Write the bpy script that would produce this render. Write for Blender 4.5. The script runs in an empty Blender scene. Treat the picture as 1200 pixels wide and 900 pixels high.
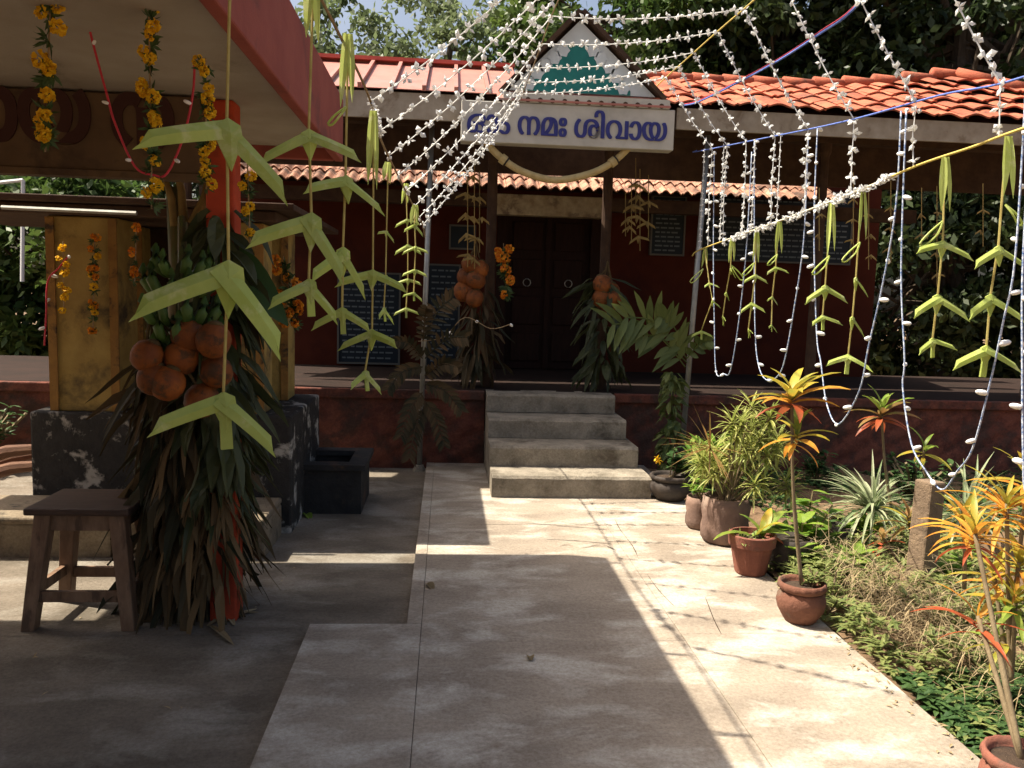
import bpy, math, random
import numpy as np
from mathutils import Vector, Matrix, Euler
random.seed(7); RS = np.random.RandomState(11)
sc = bpy.context.scene
C = sc.collection
R = math.radians
pi = math.pi

# ------------------------------------------------------------------ camera
CAM = Vector((0, 0, 1.55)); F = 960.0
YAW, PIT, ROL = R(4.65), R(6.1), 0.03
fw = Vector((math.sin(YAW)*math.cos(PIT), math.cos(YAW)*math.cos(PIT), -math.sin(PIT)))
r0 = Vector((math.cos(YAW), -math.sin(YAW), 0)); u0 = r0.cross(fw)
rt = r0*math.cos(ROL) + u0*math.sin(ROL); up = u0*math.cos(ROL) - r0*math.sin(ROL)
cd = bpy.data.cameras.new('camera'); cam = bpy.data.objects.new('camera', cd); C.objects.link(cam)
cd.sensor_width = 36; cd.lens = F/1200*36; cd.clip_end = 500; cd.clip_start = 0.05
M3 = Matrix((rt, up, -fw)).transposed()
cam.matrix_world = Matrix.Translation(CAM) @ M3.to_4x4()
sc.camera = cam
# pixel (of the 1200x900 photograph) -> point on a known surface
def ray(px, py): return (fw*F + rt*(px-600) - up*(py-450)).normalized()
def PZ(px, py, z=0.0):
    d = ray(px, py); return CAM + d*((z-CAM.z)/d.z)
def PY(px, py, y):
    d = ray(px, py); return CAM + d*(y/d.y)
def PX(px, py, x):
    d = ray(px, py); return CAM + d*(x/d.x)

# ------------------------------------------------------------------ light
SX, SY = 0.61, -0.15                       # ground shift of a shadow per metre of height
sdir = Vector((SX, SY, -1)).normalized()   # the way the light travels
w = bpy.data.worlds.new('World'); sc.world = w; w.use_nodes = True
nt = w.node_tree; bg = nt.nodes['Background']
sky = nt.nodes.new('ShaderNodeTexSky'); sky.sky_type = 'NISHITA'; sky.sun_disc = False
tos = -sdir
sky.sun_elevation = math.asin(tos.z); sky.sun_rotation = math.atan2(tos.x, tos.y)
sky.dust_density = 7.0; sky.air_density = 1.0; sky.ozone_density = 0.5
nt.links.new(sky.outputs[0], bg.inputs[0]); bg.inputs[1].default_value = 0.09
sl = bpy.data.lights.new('sun', 'SUN'); sl.energy = 5.0; sl.angle = R(0.53); sl.color = (1, 0.91, 0.76)
so = bpy.data.objects.new('sun', sl); C.objects.link(so)
so.rotation_euler = sdir.to_track_quat('-Z', 'Y').to_euler(); so.location = (-4, 2, 8)
vs = sc.view_settings; vs.view_transform = 'Standard'; vs.look = 'None'; vs.gamma = 1; vs.use_curve_mapping = False
vs.exposure = 1.1
sc.render.engine = 'CYCLES'
sc.cycles.max_bounces = 8; sc.cycles.transparent_max_bounces = 8

# ------------------------------------------------------------------ materials
def _mix(nt, fac, a, b, blend='MIX'):
    m = nt.nodes.new('ShaderNodeMix'); m.data_type = 'RGBA'; m.blend_type = blend
    for s, v in ((0, fac), (6, a), (7, b)):
        if hasattr(v, 'is_linked') or isinstance(v, bpy.types.NodeSocket): nt.links.new(v, m.inputs[s])
        else: m.inputs[s].default_value = v if s == 0 else (*v, 1) if len(v) == 3 else v
    return m.outputs[2]
def _noise(nt, vec, scale, detail=5, rough=.6, lo=.35, hi=.65, dist=0):
    n = nt.nodes.new('ShaderNodeTexNoise'); n.inputs['Scale'].default_value = scale
    n.inputs['Detail'].default_value = detail; n.inputs['Roughness'].default_value = rough
    n.inputs['Distortion'].default_value = dist
    nt.links.new(vec, n.inputs['Vector'])
    mr = nt.nodes.new('ShaderNodeMapRange'); mr.inputs[1].default_value = lo; mr.inputs[2].default_value = hi
    nt.links.new(n.outputs[0], mr.inputs[0]); return mr.outputs[0]
def mat(name, c1, c2=None, c3=None, scale=6, scale3=1.5, lo3=.55, hi3=.65, rough=.75, bump=0, bscale=60, stretch=(1,1,1),
        metal=0, spec=.3, rand=0, transl=0, attr=False, tcol=None, fine=0):
    m = bpy.data.materials.new(name); m.use_nodes = True; nt = m.node_tree
    b = nt.nodes['Principled BSDF']; out = nt.nodes['Material Output']
    tc = nt.nodes.new('ShaderNodeNewGeometry'); mp = nt.nodes.new('ShaderNodeMapping')
    mp.inputs['Scale'].default_value = stretch; nt.links.new(tc.outputs['Position'], mp.inputs['Vector']); vec = mp.outputs[0]
    col = None
    if attr:
        a = nt.nodes.new('ShaderNodeAttribute'); a.attribute_name = 'rnd'; col = _mix(nt, a.outputs['Fac'], c1, c2 or c1)
    elif c2: col = _mix(nt, _noise(nt, vec, scale), c1, c2)
    if c3:
        col = _mix(nt, _noise(nt, vec, scale3, 8, .65, lo3, hi3, .3), col if col else c1, c3)
    if fine:
        col = _mix(nt, _noise(nt, tc.outputs['Position'], 70, 6, .75, .30, .62), (fine,fine*.97,fine*.93), (1.1,1.1,1.1), 'MULTIPLY') if False else _mix(nt, 1.0, col, _mix(nt, _noise(nt, tc.outputs['Position'], 55, 8, .8, .34, .60), (fine,fine*.96,fine*.9), (1.06,1.06,1.06)), 'MULTIPLY')
    if rand:
        oi = nt.nodes.new('ShaderNodeObjectInfo'); mr = nt.nodes.new('ShaderNodeMapRange')
        mr.inputs[3].default_value = 1-rand; mr.inputs[4].default_value = 1+rand*.6
        nt.links.new(oi.outputs['Random'], mr.inputs[0])
        hs = nt.nodes.new('ShaderNodeHueSaturation'); nt.links.new(mr.outputs[0], hs.inputs['Value'])
        if col: nt.links.new(col, hs.inputs['Color'])
        else: hs.inputs['Color'].default_value = (*c1, 1)
        col = hs.outputs[0]
    if col: nt.links.new(col, b.inputs['Base Color'])
    else: b.inputs['Base Color'].default_value = (*c1, 1)
    b.inputs['Roughness'].default_value = rough; b.inputs['Metallic'].default_value = metal
    b.inputs['Specular IOR Level'].default_value = spec
    if bump:
        bn = nt.nodes.new('ShaderNodeBump'); bn.inputs['Strength'].default_value = min(1, bump); bn.inputs['Distance'].default_value = .012
        nt.links.new(_noise(nt, vec, bscale, 8, .65, 0, 1), bn.inputs['Height']); nt.links.new(bn.outputs[0], b.inputs['Normal'])
    if transl:
        t = nt.nodes.new('ShaderNodeBsdfTranslucent'); ms = nt.nodes.new('ShaderNodeMixShader'); ms.inputs[0].default_value = transl
        if tcol: t.inputs[0].default_value = (*tcol, 1)
        elif col: nt.links.new(col, t.inputs[0])
        else: t.inputs[0].default_value = (*c1, 1)
        nt.links.new(b.outputs[0], ms.inputs[1]); nt.links.new(t.outputs[0], ms.inputs[2]); nt.links.new(ms.outputs[0], out.inputs[0])
    return m
M = {}
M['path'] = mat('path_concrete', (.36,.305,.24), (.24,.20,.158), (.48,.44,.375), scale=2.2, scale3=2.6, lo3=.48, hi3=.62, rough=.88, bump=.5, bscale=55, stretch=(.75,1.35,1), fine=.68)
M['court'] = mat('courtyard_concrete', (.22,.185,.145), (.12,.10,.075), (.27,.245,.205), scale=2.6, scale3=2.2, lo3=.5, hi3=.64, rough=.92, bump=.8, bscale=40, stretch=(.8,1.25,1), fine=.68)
M['soil'] = mat('soil', (.20,.125,.07), (.11,.07,.04), (.26,.19,.11), scale=5, scale3=2, rough=.95, bump=1, bscale=30)
M['step'] = mat('step_concrete', (.33,.29,.23), (.20,.175,.135), (.12,.10,.075), scale=6, scale3=3, rough=.85, bump=.5, bscale=60, fine=.68)
M['plinth'] = mat('plinth_red_laterite', (.20,.068,.043), (.12,.038,.027), (.08,.042,.032), scale=9, scale3=4.5, lo3=.46, hi3=.6, rough=.92, bump=1, bscale=22, fine=.68)
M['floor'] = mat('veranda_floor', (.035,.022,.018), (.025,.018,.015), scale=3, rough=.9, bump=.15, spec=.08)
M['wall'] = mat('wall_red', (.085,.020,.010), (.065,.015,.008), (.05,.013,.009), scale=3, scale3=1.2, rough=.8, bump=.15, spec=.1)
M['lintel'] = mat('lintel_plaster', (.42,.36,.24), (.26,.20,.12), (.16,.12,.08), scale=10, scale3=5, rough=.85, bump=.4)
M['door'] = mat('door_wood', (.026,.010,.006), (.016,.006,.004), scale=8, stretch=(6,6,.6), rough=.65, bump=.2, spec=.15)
M['tile'] = mat('roof_tile', (.46,.135,.072), (.36,.095,.052), (.13,.06,.042), scale=9, scale3=5, lo3=.54, hi3=.68, rough=.9, bump=.6, bscale=50, rand=.28)
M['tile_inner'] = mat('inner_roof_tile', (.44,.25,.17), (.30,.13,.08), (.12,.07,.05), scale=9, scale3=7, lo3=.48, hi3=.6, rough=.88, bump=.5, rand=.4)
M['sheet'] = mat('roof_sheet', (.42,.17,.13), (.34,.13,.10), (.28,.17,.14), scale=5, scale3=2, rough=.55, spec=.4)
M['ridge_red'] = mat('ridge_cap_red', (.50,.10,.07), (.40,.08,.06), scale=6, rough=.55)
M['fascia_beige'] = mat('fascia_beige', (.36,.31,.24), (.27,.22,.16), (.2,.15,.1), scale=8, scale3=4, rough=.8)
M['timber'] = mat('dark_timber', (.075,.042,.024), (.045,.024,.015), scale=9, rough=.85, bump=.2)
M['gable_white'] = mat('gable_white', (.60,.64,.64), (.52,.56,.56), scale=6, rough=.7)
M['teal'] = mat('gable_teal', (.02,.19,.165), (.015,.15,.135), scale=8, rough=.6)
M['sign_white'] = mat('sign_white', (.50,.475,.42), (.42,.395,.34), (.31,.28,.235), scale=5, scale3=3, lo3=.58, hi3=.78, rough=.65)
M['ink'] = mat('sign_ink', (.025,.03,.16), (.035,.04,.2), scale=30, rough=.6)
M['slab_white'] = mat('soffit_limewash', (.36,.31,.245), (.30,.25,.19), (.20,.16,.115), scale=3, scale3=1.5, rough=.9, bump=.2)
M['fascia_red'] = mat('fascia_red', (.30,.075,.055), (.25,.055,.042), (.18,.05,.04), scale=5, scale3=2.5, rough=.75, bump=.15)
M['col_red'] = mat('column_red', (.48,.062,.02), (.36,.045,.018), (.20,.04,.02), scale=5, scale3=3, rough=.7, bump=.15)
M['board_brown'] = mat('board_brown', (.13,.082,.042), (.09,.055,.03), (.06,.036,.022), scale=5, scale3=3, rough=.8)
M['board_ink'] = mat('board_ink', (.045,.014,.01), rough=.7)
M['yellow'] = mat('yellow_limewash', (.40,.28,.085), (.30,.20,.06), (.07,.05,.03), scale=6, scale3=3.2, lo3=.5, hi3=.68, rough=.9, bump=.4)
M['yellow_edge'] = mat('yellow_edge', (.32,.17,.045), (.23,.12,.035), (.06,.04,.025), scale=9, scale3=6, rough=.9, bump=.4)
M['blackstone'] = mat('soot_black_stone', (.035,.032,.03), (.02,.019,.018), (.40,.38,.34), scale=12, scale3=5, lo3=.54, hi3=.62, rough=.75, bump=.8, bscale=30)
M['blackplain'] = mat('black_granite', (.035,.033,.032), (.02,.02,.02), (.08,.05,.035), scale=9, scale3=4, rough=.7, bump=.5, bscale=40)
M['bench'] = mat('platform_stone', (.26,.21,.145), (.18,.14,.095), (.09,.075,.055), scale=6, scale3=4, rough=.9, bump=.6, bscale=40, fine=.68)
M['stool'] = mat('stool_wood', (.25,.15,.09), (.16,.09,.052), (.10,.058,.035), scale=9, scale3=5, stretch=(3,3,.8), rough=.6, bump=.25)
M['stool_top'] = mat('stool_top_wood', (.085,.05,.035), (.055,.032,.022), scale=9, stretch=(.8,4,4), rough=.55, bump=.2)
M['terra'] = mat('terracotta', (.23,.085,.055), (.17,.062,.042), (.13,.07,.05), scale=9, scale3=5, rough=.85, bump=.4)
M['terra2'] = mat('terracotta_dark', (.20,.085,.052), (.13,.056,.037), (.16,.12,.085), scale=8, scale3=4, rough=.88, bump=.5)
M['bag'] = mat('grow_bag', (.22,.14,.105), (.15,.095,.075), (.25,.18,.14), scale=8, scale3=4, rough=.85, bump=.6, bscale=25)
M['blackpot'] = mat('black_pot', (.06,.045,.035), (.035,.028,.024), scale=8, rough=.7, bump=.3)
M['potsoil'] = mat('pot_soil', (.07,.045,.028), (.04,.026,.018), scale=25, rough=.95, bump=1, bscale=80)
M['metal'] = mat('galvanised_pole', (.38,.38,.35), (.26,.25,.22), scale=8, rough=.45, metal=.6)
M['stonepost'] = mat('stone_post', (.22,.155,.10), (.15,.105,.07), (.10,.075,.05), scale=12, scale3=6, rough=.9, bump=.8, bscale=40)
M['rope_y'] = mat('yellow_rope', (.60,.46,.12), (.48,.36,.09), scale=40, rough=.8)
M['rope_b'] = mat('blue_rope', (.06,.12,.45), (.16,.22,.5), scale=60, rough=.7)
M['rope_r'] = mat('red_rope', (.5,.05,.07), rough=.7)
M['coir'] = mat('coir_rope', (.32,.23,.13), (.22,.15,.08), scale=60, rough=.9)
M['paper'] = mat('white_paper', (.80,.80,.78), rough=.7, transl=.35)
M['wire'] = mat('light_wire', (.62,.66,.72), (.07,.14,.32), scale=90, rough=.5)
M['wire_red'] = mat('light_wire_red', (.55,.04,.06), rough=.5)
M['bulb'] = mat('bulb_cap', (.78,.77,.74), rough=.35, spec=.5)
M['palm'] = mat('palm_leaf_pale', (.58,.66,.19), (.48,.57,.13), (.66,.70,.30), scale=9, scale3=14, rough=.5, transl=.42, rand=.15)
M['palm_rib'] = mat('palm_leaf_rib', (.55,.47,.16), (.42,.33,.10), scale=20, rough=.6, transl=.2)
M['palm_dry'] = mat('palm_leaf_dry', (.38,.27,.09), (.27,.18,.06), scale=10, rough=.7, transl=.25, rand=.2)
M['marigold'] = mat('marigold_yellow', (.86,.58,.02), (.80,.46,.015), attr=True, rough=.7, transl=.25)
M['marigold_o'] = mat('marigold_orange', (.72,.17,.015), (.80,.36,.02), attr=True, rough=.7, transl=.2)
M['garleaf'] = mat('garland_leaf', (.035,.07,.02), (.06,.10,.03), attr=True, rough=.6)
M['coco'] = mat('coconut_orange', (.29,.085,.014), (.18,.05,.012), (.09,.04,.015), scale=14, scale3=16, lo3=.5, hi3=.62, rough=.65, rand=.3, bump=.3)
M['calyx'] = mat('coconut_cap', (.13,.085,.03), (.08,.05,.02), scale=20, rough=.8)
M['banana'] = mat('green_banana', (.06,.12,.022), (.09,.16,.033), scale=12, rough=.5, rand=.3)
M['bstem'] = mat('banana_stem', (.10,.13,.035), (.15,.10,.045), (.05,.03,.018), scale=5, scale3=4, stretch=(4,4,.7), rough=.6, bump=.3)
def leafmat(name, a, b, tr=.35, rough=.5): return mat(name, a, b, attr=True, rough=rough, transl=tr, spec=.35)
M['lf_tree_flare'] = leafmat('leaf_tree_flare', (.10,.14,.06), (.17,.21,.10), .5)  # lens flare over these trees is put into the paler leaf colour
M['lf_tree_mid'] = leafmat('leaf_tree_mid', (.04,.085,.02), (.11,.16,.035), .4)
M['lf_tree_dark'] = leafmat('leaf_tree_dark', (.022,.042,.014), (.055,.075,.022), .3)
M['lf_shrub'] = leafmat('leaf_shrub', (.03,.075,.022), (.07,.13,.035))
M['lf_bright'] = leafmat('leaf_bright', (.10,.22,.03), (.26,.36,.05), .45)
M['lf_dracaena'] = leafmat('leaf_dracaena', (.20,.26,.045), (.50,.50,.16), .4)
M['lf_spider'] = leafmat('leaf_spider', (.20,.27,.12), (.46,.48,.30), .35)
M['lf_weed'] = leafmat('leaf_weed', (.13,.18,.05), (.30,.32,.11), .4)
M['lf_frond'] = leafmat('leaf_frond', (.07,.10,.025), (.14,.17,.05), .3)
M['lf_dry'] = leafmat('leaf_dry', (.26,.19,.10), (.42,.33,.19), .2, .85)
M['lf_dead'] = leafmat('leaf_dead_dark', (.025,.026,.011), (.10,.062,.026), .15, .8)
M['lf_drybanana'] = leafmat('leaf_dry_banana', (.13,.08,.035), (.24,.16,.075), .2, .85)
M['lf_darkpalm'] = leafmat('leaf_dark_palm', (.035,.045,.018), (.075,.085,.03), .2)
for nm, a, b in (('cro_y',(.50,.34,.04),(.30,.32,.05)), ('cro_o',(.62,.22,.03),(.58,.36,.05)), ('cro_r',(.45,.08,.03),(.34,.10,.04)), ('cro_g',(.16,.26,.04),(.30,.36,.06)), ('cro_b',(.20,.17,.05),(.30,.14,.05))):
    M[nm] = mat('croton_'+nm, a, b, scale=22, rough=.45, transl=.4, rand=.2)
M['bark'] = mat('bark', (.11,.08,.055), (.06,.045,.03), scale=6, stretch=(3,3,.6), rough=.95, bump=1, bscale=25)
M['stem'] = mat('plant_stem', (.22,.17,.10), (.15,.11,.06), scale=30, stretch=(1,1,.4), rough=.85, bump=.3)
M['log'] = mat('old_wood', (.19,.10,.06), (.12,.06,.04), scale=10, stretch=(.5,3,3), rough=.9, bump=.6)
M['notice_blue'] = mat('notice_board_blue', (.012,.022,.032), (.009,.016,.024), scale=4, rough=.6)
M['notice_frame'] = mat('notice_frame', (.12,.115,.10), rough=.7)
M['notice_ink'] = mat('notice_ink', (.13,.155,.165), rough=.7)
M['mat_roll'] = mat('palm_mat', (.50,.39,.19), (.40,.30,.13), scale=16, rough=.8, bump=.2)
M['black_band'] = mat('black_band', (.025,.02,.018), rough=.7)
M['white_rail'] = mat('white_rail', (.72,.72,.70), rough=.6)
M['iron'] = mat('dark_iron', (.03,.03,.03), rough=.5, metal=.5)

# ------------------------------------------------------------------ mesh helpers
ORD = ['first', 'second', 'third', 'fourth', 'fifth', 'sixth', 'seventh', 'eighth', 'ninth']
class MB:
    def __init__(s): s.v = []; s.f = []; s.r = []
    def add(s, vs, fs, r=None):
        n = len(s.v); s.v += [tuple(v) for v in vs]; s.f += [tuple(i+n for i in f) for f in fs]
        s.r += [random.random() if r is None else r]*len(vs); return s
    def box(s, c, d, rot=None, taper=1.0):
        x, y, z = (q/2 for q in d); c = Vector(c)
        vs = [Vector((a*x*(taper if k < 0 else 1), b*y*(taper if k < 0 else 1), k*z)) for k in (-1, 1) for b in (-1, 1) for a in (-1, 1)]
        if rot is not None: vs = [rot @ v for v in vs]
        return s.add([c+v for v in vs], [(0,2,3,1),(4,5,7,6),(0,1,5,4),(1,3,7,5),(3,2,6,7),(2,0,4,6)])
    def bb(s, x0, x1, y0, y1, z0, z1): return s.box(((x0+x1)/2, (y0+y1)/2, (z0+z1)/2), (x1-x0, y1-y0, z1-z0))
    def tube(s, pts, rad, n=6, cap=True):
        pts = [Vector(p) for p in pts]; m = len(pts)
        if not hasattr(rad, '__len__'): rad = [rad]*m
        vs = []; ref = None
        for i, p in enumerate(pts):
            t = (pts[min(i+1, m-1)] - pts[max(i-1, 0)]).normalized()
            if ref is None: ref = Vector((0,0,1)) if abs(t.z) < .9 else Vector((1,0,0))
            a = t.cross(ref); a = a.normalized() if a.length > 1e-6 else t.orthogonal().normalized(); b = t.cross(a); ref = -b if False else b.cross(t)*-1 if False else ref
            for k in range(n):
                q = 2*pi*k/n; vs.append(p + (a*math.cos(q) + b*math.sin(q))*rad[i])
        fs = [(i*n+k, i*n+(k+1) % n, (i+1)*n+(k+1) % n, (i+1)*n+k) for i in range(m-1) for k in range(n)]
        if cap: fs += [tuple(range(n))[::-1], tuple(range((m-1)*n, m*n))]
        return s.add(vs, fs)
    def lathe(s, prof, n=20, c=(0,0,0), mod=None):
        c = Vector(c); vs = []
        for i, (r, z) in enumerate(prof):
            for k in range(n):
                q = 2*pi*k/n; rr = r*(1+(mod(i, k) if mod else 0)); vs.append(c + Vector((rr*math.cos(q), rr*math.sin(q), z)))
        m = len(prof)
        fs = [(i*n+k, i*n+(k+1) % n, (i+1)*n+(k+1) % n, (i+1)*n+k) for i in range(m-1) for k in range(n)]
        fs += [tuple(range(n))[::-1], tuple(range((m-1)*n, m*n))]
        return s.add(vs, fs)
    def leaf(s, base, d, L, W, droop=.5, fold=.25, n=4, tip=.05, root=.25, nrm=None, r=None, wav=0):
        base = Vector(base); d = Vector(d).normalized(); U = Vector(nrm) if nrm is not None else Vector((0,0,1))
        side = d.cross(U); side = side.normalized() if side.length > 1e-4 else d.orthogonal().normalized()
        p = base.copy(); vs = []; dd = d.copy()
        for i in range(n+1):
            t = i/n
            wd = W*.5*(root + (1-root)*math.sin(min(1, t*1.9+.12)*pi/2)) * (1 if t < .45 else 1-((t-.45)/.55)**1.7*(1-tip))
            nn = side.cross(dd).normalized()
            a = side*wd; h = nn*(fold*wd + wav*W*math.sin(t*9+len(s.v)))
            vs += [p - a + h, p, p + a + h]
            dd = (dd + Vector((0,0,-1))*droop/n).normalized(); p = p + dd*(L/n)
        fs = []
        for i in range(n):
            k = i*3; fs += [(k, k+1, k+4, k+3), (k+1, k+2, k+5, k+4)]
        return s.add(vs, fs, r)
    def mesh(s, name, m, smooth=False):
        me = bpy.data.meshes.new(name); me.from_pydata(s.v, [], s.f)
        at = me.attributes.new('rnd', 'FLOAT', 'POINT'); at.data.foreach_set('value', s.r)
        me.materials.append(m)
        if smooth: me.polygons.foreach_set('use_smooth', [True]*len(me.polygons))
        me.update(); return me
    def build(s, name, m, parent=None, smooth=False, loc=None, bevel=0):
        o = bpy.data.objects.new(name, s.mesh(name, m, smooth)); C.objects.link(o)
        if loc is not None: o.location = loc
        if bevel:
            bv = o.modifiers.new('bevel', 'BEVEL'); bv.width = bevel; bv.segments = 2; bv.limit_method = 'ANGLE'; bv.angle_limit = R(40)
        if parent is not None: put(o, parent)
        return o
def put(o, parent):
    o.parent = parent
    l = Vector((0,0,0)); p = parent
    # every parent is only moved, never turned, before its parts are put in
    l = wloc(parent); o.matrix_parent_inverse = Matrix.Translation(-l)
def wloc(o): return o['_w'] if False else Vector(WL.get(o.name, (0,0,0)))
WL = {}
def empty(name, loc, label=None, cat=None, group=None):
    o = bpy.data.objects.new(name, None); C.objects.link(o); o.location = loc; o.empty_display_size = .1
    WL[o.name] = tuple(loc)
    if label: tag(o, label, cat, group)
    return o
def tag(o, label=None, cat=None, group=None, kind=None):
    if label: o['label'] = label
    if cat: o['category'] = cat
    if group: o['group'] = group
    if kind: o['kind'] = kind
    return o
def inst(name, me, parent, mw):
    o = bpy.data.objects.new(name, me); C.objects.link(o)
    if parent is not None: put(o, parent)
    o.matrix_basis = mw
    return o
def TR(loc, rot=(0,0,0), sc_=1.0):
    s = sc_ if hasattr(sc_, '__len__') else (sc_,)*3
    return Matrix.Translation(loc) @ Euler(rot).to_matrix().to_4x4() @ Matrix.Diagonal((*s, 1))
def lerp(a, b, t): return Vector(a)*(1-t) + Vector(b)*t
def sag(a, b, s, n=12): return [lerp(a, b, i/n) - Vector((0,0,s*4*(i/n)*(1-i/n))) for i in range(n+1)]
def smoothpath(pts, k=4):
    P = [Vector(p) for p in pts]; out = []
    for i in range(len(P)-1):
        a, b, c, d = P[max(i-1,0)], P[i], P[i+1], P[min(i+2, len(P)-1)]
        for j in range(k):
            t = j/k; out.append(.5*((2*b) + (c-a)*t + (2*a-5*b+4*c-d)*t*t + (3*b-a-3*c+d)*t**3))
    out.append(P[-1]); return out
def resample(pts, step):
    out = []; acc = 0; pts = [Vector(p) for p in pts]
    for a, b in zip(pts, pts[1:]):
        L = (b-a).length; t = (step-acc) if out else 0
        while t <= L:
            out.append((lerp(a, b, t/L), (b-a).normalized())); t += step
        acc = L - (t-step)
    return out
U = random.uniform

# ================================================================== SETTING
def grid(x0, x1, y0, y1, nx, ny, zf):
    m = MB(); vs = [(x0+(x1-x0)*i/nx, y0+(y1-y0)*j/ny, zf(x0+(x1-x0)*i/nx, y0+(y1-y0)*j/ny)) for j in range(ny+1) for i in range(nx+1)]
    fs = [(j*(nx+1)+i, j*(nx+1)+i+1, (j+1)*(nx+1)+i+1, (j+1)*(nx+1)+i) for j in range(ny) for i in range(nx)]
    return m.add(vs, fs, .5)
tag(grid(-90, 90, -40, 140, 8, 8, lambda x, y: -.10).build('ground', M['soil']), kind='structure')
def zs(x, y): return -.03 + .035*math.sin(x*5.1+y*2.3)*math.sin(y*3.7-x) + .02*math.sin(x*13+y*9)
tag(grid(1.885, 6.5, -1, 7.48, 50, 80, zs).build('garden_bed', M['soil'], smooth=True), kind='structure')
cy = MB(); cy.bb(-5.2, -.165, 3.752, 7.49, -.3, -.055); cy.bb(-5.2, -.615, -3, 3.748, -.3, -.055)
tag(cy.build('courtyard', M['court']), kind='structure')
# the raised path: poured slabs with open joints
pth = empty('path', (.8, 3, 0)); tag(pth, kind='structure')
J = .0009
for (x0, x1, y0, y1) in ((-.16,-.09,3.75,7.49), (-.61,-.09,-3,3.75),
                         (-.09,1.125,-3,1.2), (-.09,1.125,1.2,3.55), (-.09,1.125,3.55,5.45), (-.09,1.125,5.45,7.49),
                         (1.125,1.88,-3,1.5), (1.125,1.88,1.5,3.62), (1.125,1.88,3.62,5.9), (1.125,1.88,5.9,7.49)):
    MB().bb(x0+J, x1-J, y0+J, y1-J, -.3, U(-.002,.002)).build('slab', M['path'], pth, bevel=.0018)
random.seed(3)
for pix in (((638,612),(655,610),(668,614),(690,613),(712,610)), ((655,640),(668,637),(678,641),(700,639),(716,643)), ((690,640),(705,637),(722,644)), ((720,607),(728,620),(741,640),(750,654)), ((760,672),(772,690),(790,712)), ((826,700),(838,724),(846,742))):
    P_ = [PZ(x+U(-2,2), y+U(-1,1), .0035) for x, y in pix]; P_ = smoothpath(P_, 3); q = MB(); vs = []
    for i, p in enumerate(P_):
        d = (P_[min(i+1,len(P_)-1)]-P_[max(i-1,0)]).normalized(); n_ = Vector((-d.y, d.x, 0))*U(.0008,.0035)*(.2 if i in (0,len(P_)-1) else 1); vs += [p-n_, p+n_+Vector((0,0,-.0005))]
    q.add(vs, [(i*2, i*2+1, i*2+3, i*2+2) for i in range(len(P_)-1)], .5); q.build('crack', M['potsoil'], pth)

# ================================================================== STEPS
stx0, stx1 = PZ(577, 588).x, PZ(768, 590).x
st = empty('stone_steps', (stx0, 6.2, 0), 'four weathered grey concrete steps leading up to the temple veranda', 'steps')
for k in range(4):
    yb = 6.2+.36*k
    g = MB(); n = 14; x1 = stx1 - (0 if k == 0 else .05*k*.6)
    # worn nosing: front edge wanders a little
    vs = []; fs = []
    for i in range(n+1):
        x = stx0+(x1-stx0)*i/n; e = U(-.006,.006); h = U(-.005,.003)
        vs += [(x, yb+e, .17*k+.002*k-.0), (x, yb+e*.5, .17*(k+1)-.02+h), (x, yb+.018+e, .17*(k+1)+h*.4), (x, 7.6, .17*(k+1)), (x, 7.6, .17*k+.002*k)]
    for i in range(n):
        a = i*5
        for j in range(5): fs.append((a+j, a+5+j, a+5+(j+1) % 5, a+(j+1) % 5))
    fs += [(0,1,2,3,4), tuple(n*5+q for q in (4,3,2,1,0))]
    g.add(vs, fs, .5); g.build('step', M['step'], st)

# ================================================================== TEMPLE BUILDING
PF, PH, BW = 7.5, .68, 9.8         # plinth front, plinth height, back wall
tb = empty('temple_building', (1.2, 9, 0), 'red walled temple with open veranda, rough red plinth and low tiled roofs', 'building')
def rough_wall(x0, x1, y, z0, z1, nx, nz, amp):
    m = MB(); vs = []
    for j in range(nz+1):
        for i in range(nx+1):
            e = amp*(math.sin(i*1.7+j*2.9)+math.sin(i*.83-j*1.3+1)+U(-1,1))*(.0 if j == nz else 1)
            vs.append((x0+(x1-x0)*i/nx, y+e, z0+(z1-z0)*j/nz))
    fs = [(j*(nx+1)+i, j*(nx+1)+i+1, (j+1)*(nx+1)+i+1, (j+1)*(nx+1)+i) for j in range(nz) for i in range(nx)]
    return m.add(vs, fs, .5)
pl = rough_wall(-6.5, stx0-.01, PF, -.2, PH-.09, 150, 20, .007); pl.build('plinth', M['plinth'], tb, smooth=True)
pl = rough_wall(stx1-.06, 7.5, PF, -.2, PH-.09, 150, 20, .007); pl.build('plinth', M['plinth'], tb, smooth=True)
MB().bb(-6.5, stx0-.012, PF-.035, PF+.25, PH-.09, PH-.003).build('plinth_band', M['plinth'], tb, bevel=.012)
MB().bb(stx1-.058, 7.5, PF-.035, PF+.25, PH-.09, PH-.003).build('plinth_band', M['plinth'], tb, bevel=.012)
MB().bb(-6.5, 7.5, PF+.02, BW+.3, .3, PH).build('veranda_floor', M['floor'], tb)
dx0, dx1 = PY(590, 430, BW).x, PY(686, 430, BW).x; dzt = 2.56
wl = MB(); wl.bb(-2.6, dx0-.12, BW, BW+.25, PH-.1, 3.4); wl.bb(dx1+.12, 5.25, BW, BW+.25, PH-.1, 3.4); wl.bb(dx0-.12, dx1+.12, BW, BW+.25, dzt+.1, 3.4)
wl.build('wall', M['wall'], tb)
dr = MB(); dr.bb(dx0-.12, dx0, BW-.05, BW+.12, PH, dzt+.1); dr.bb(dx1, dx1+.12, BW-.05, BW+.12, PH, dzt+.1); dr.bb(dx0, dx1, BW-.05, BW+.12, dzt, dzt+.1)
door = dr.build('door', M['door'], tb, bevel=.01)
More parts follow.
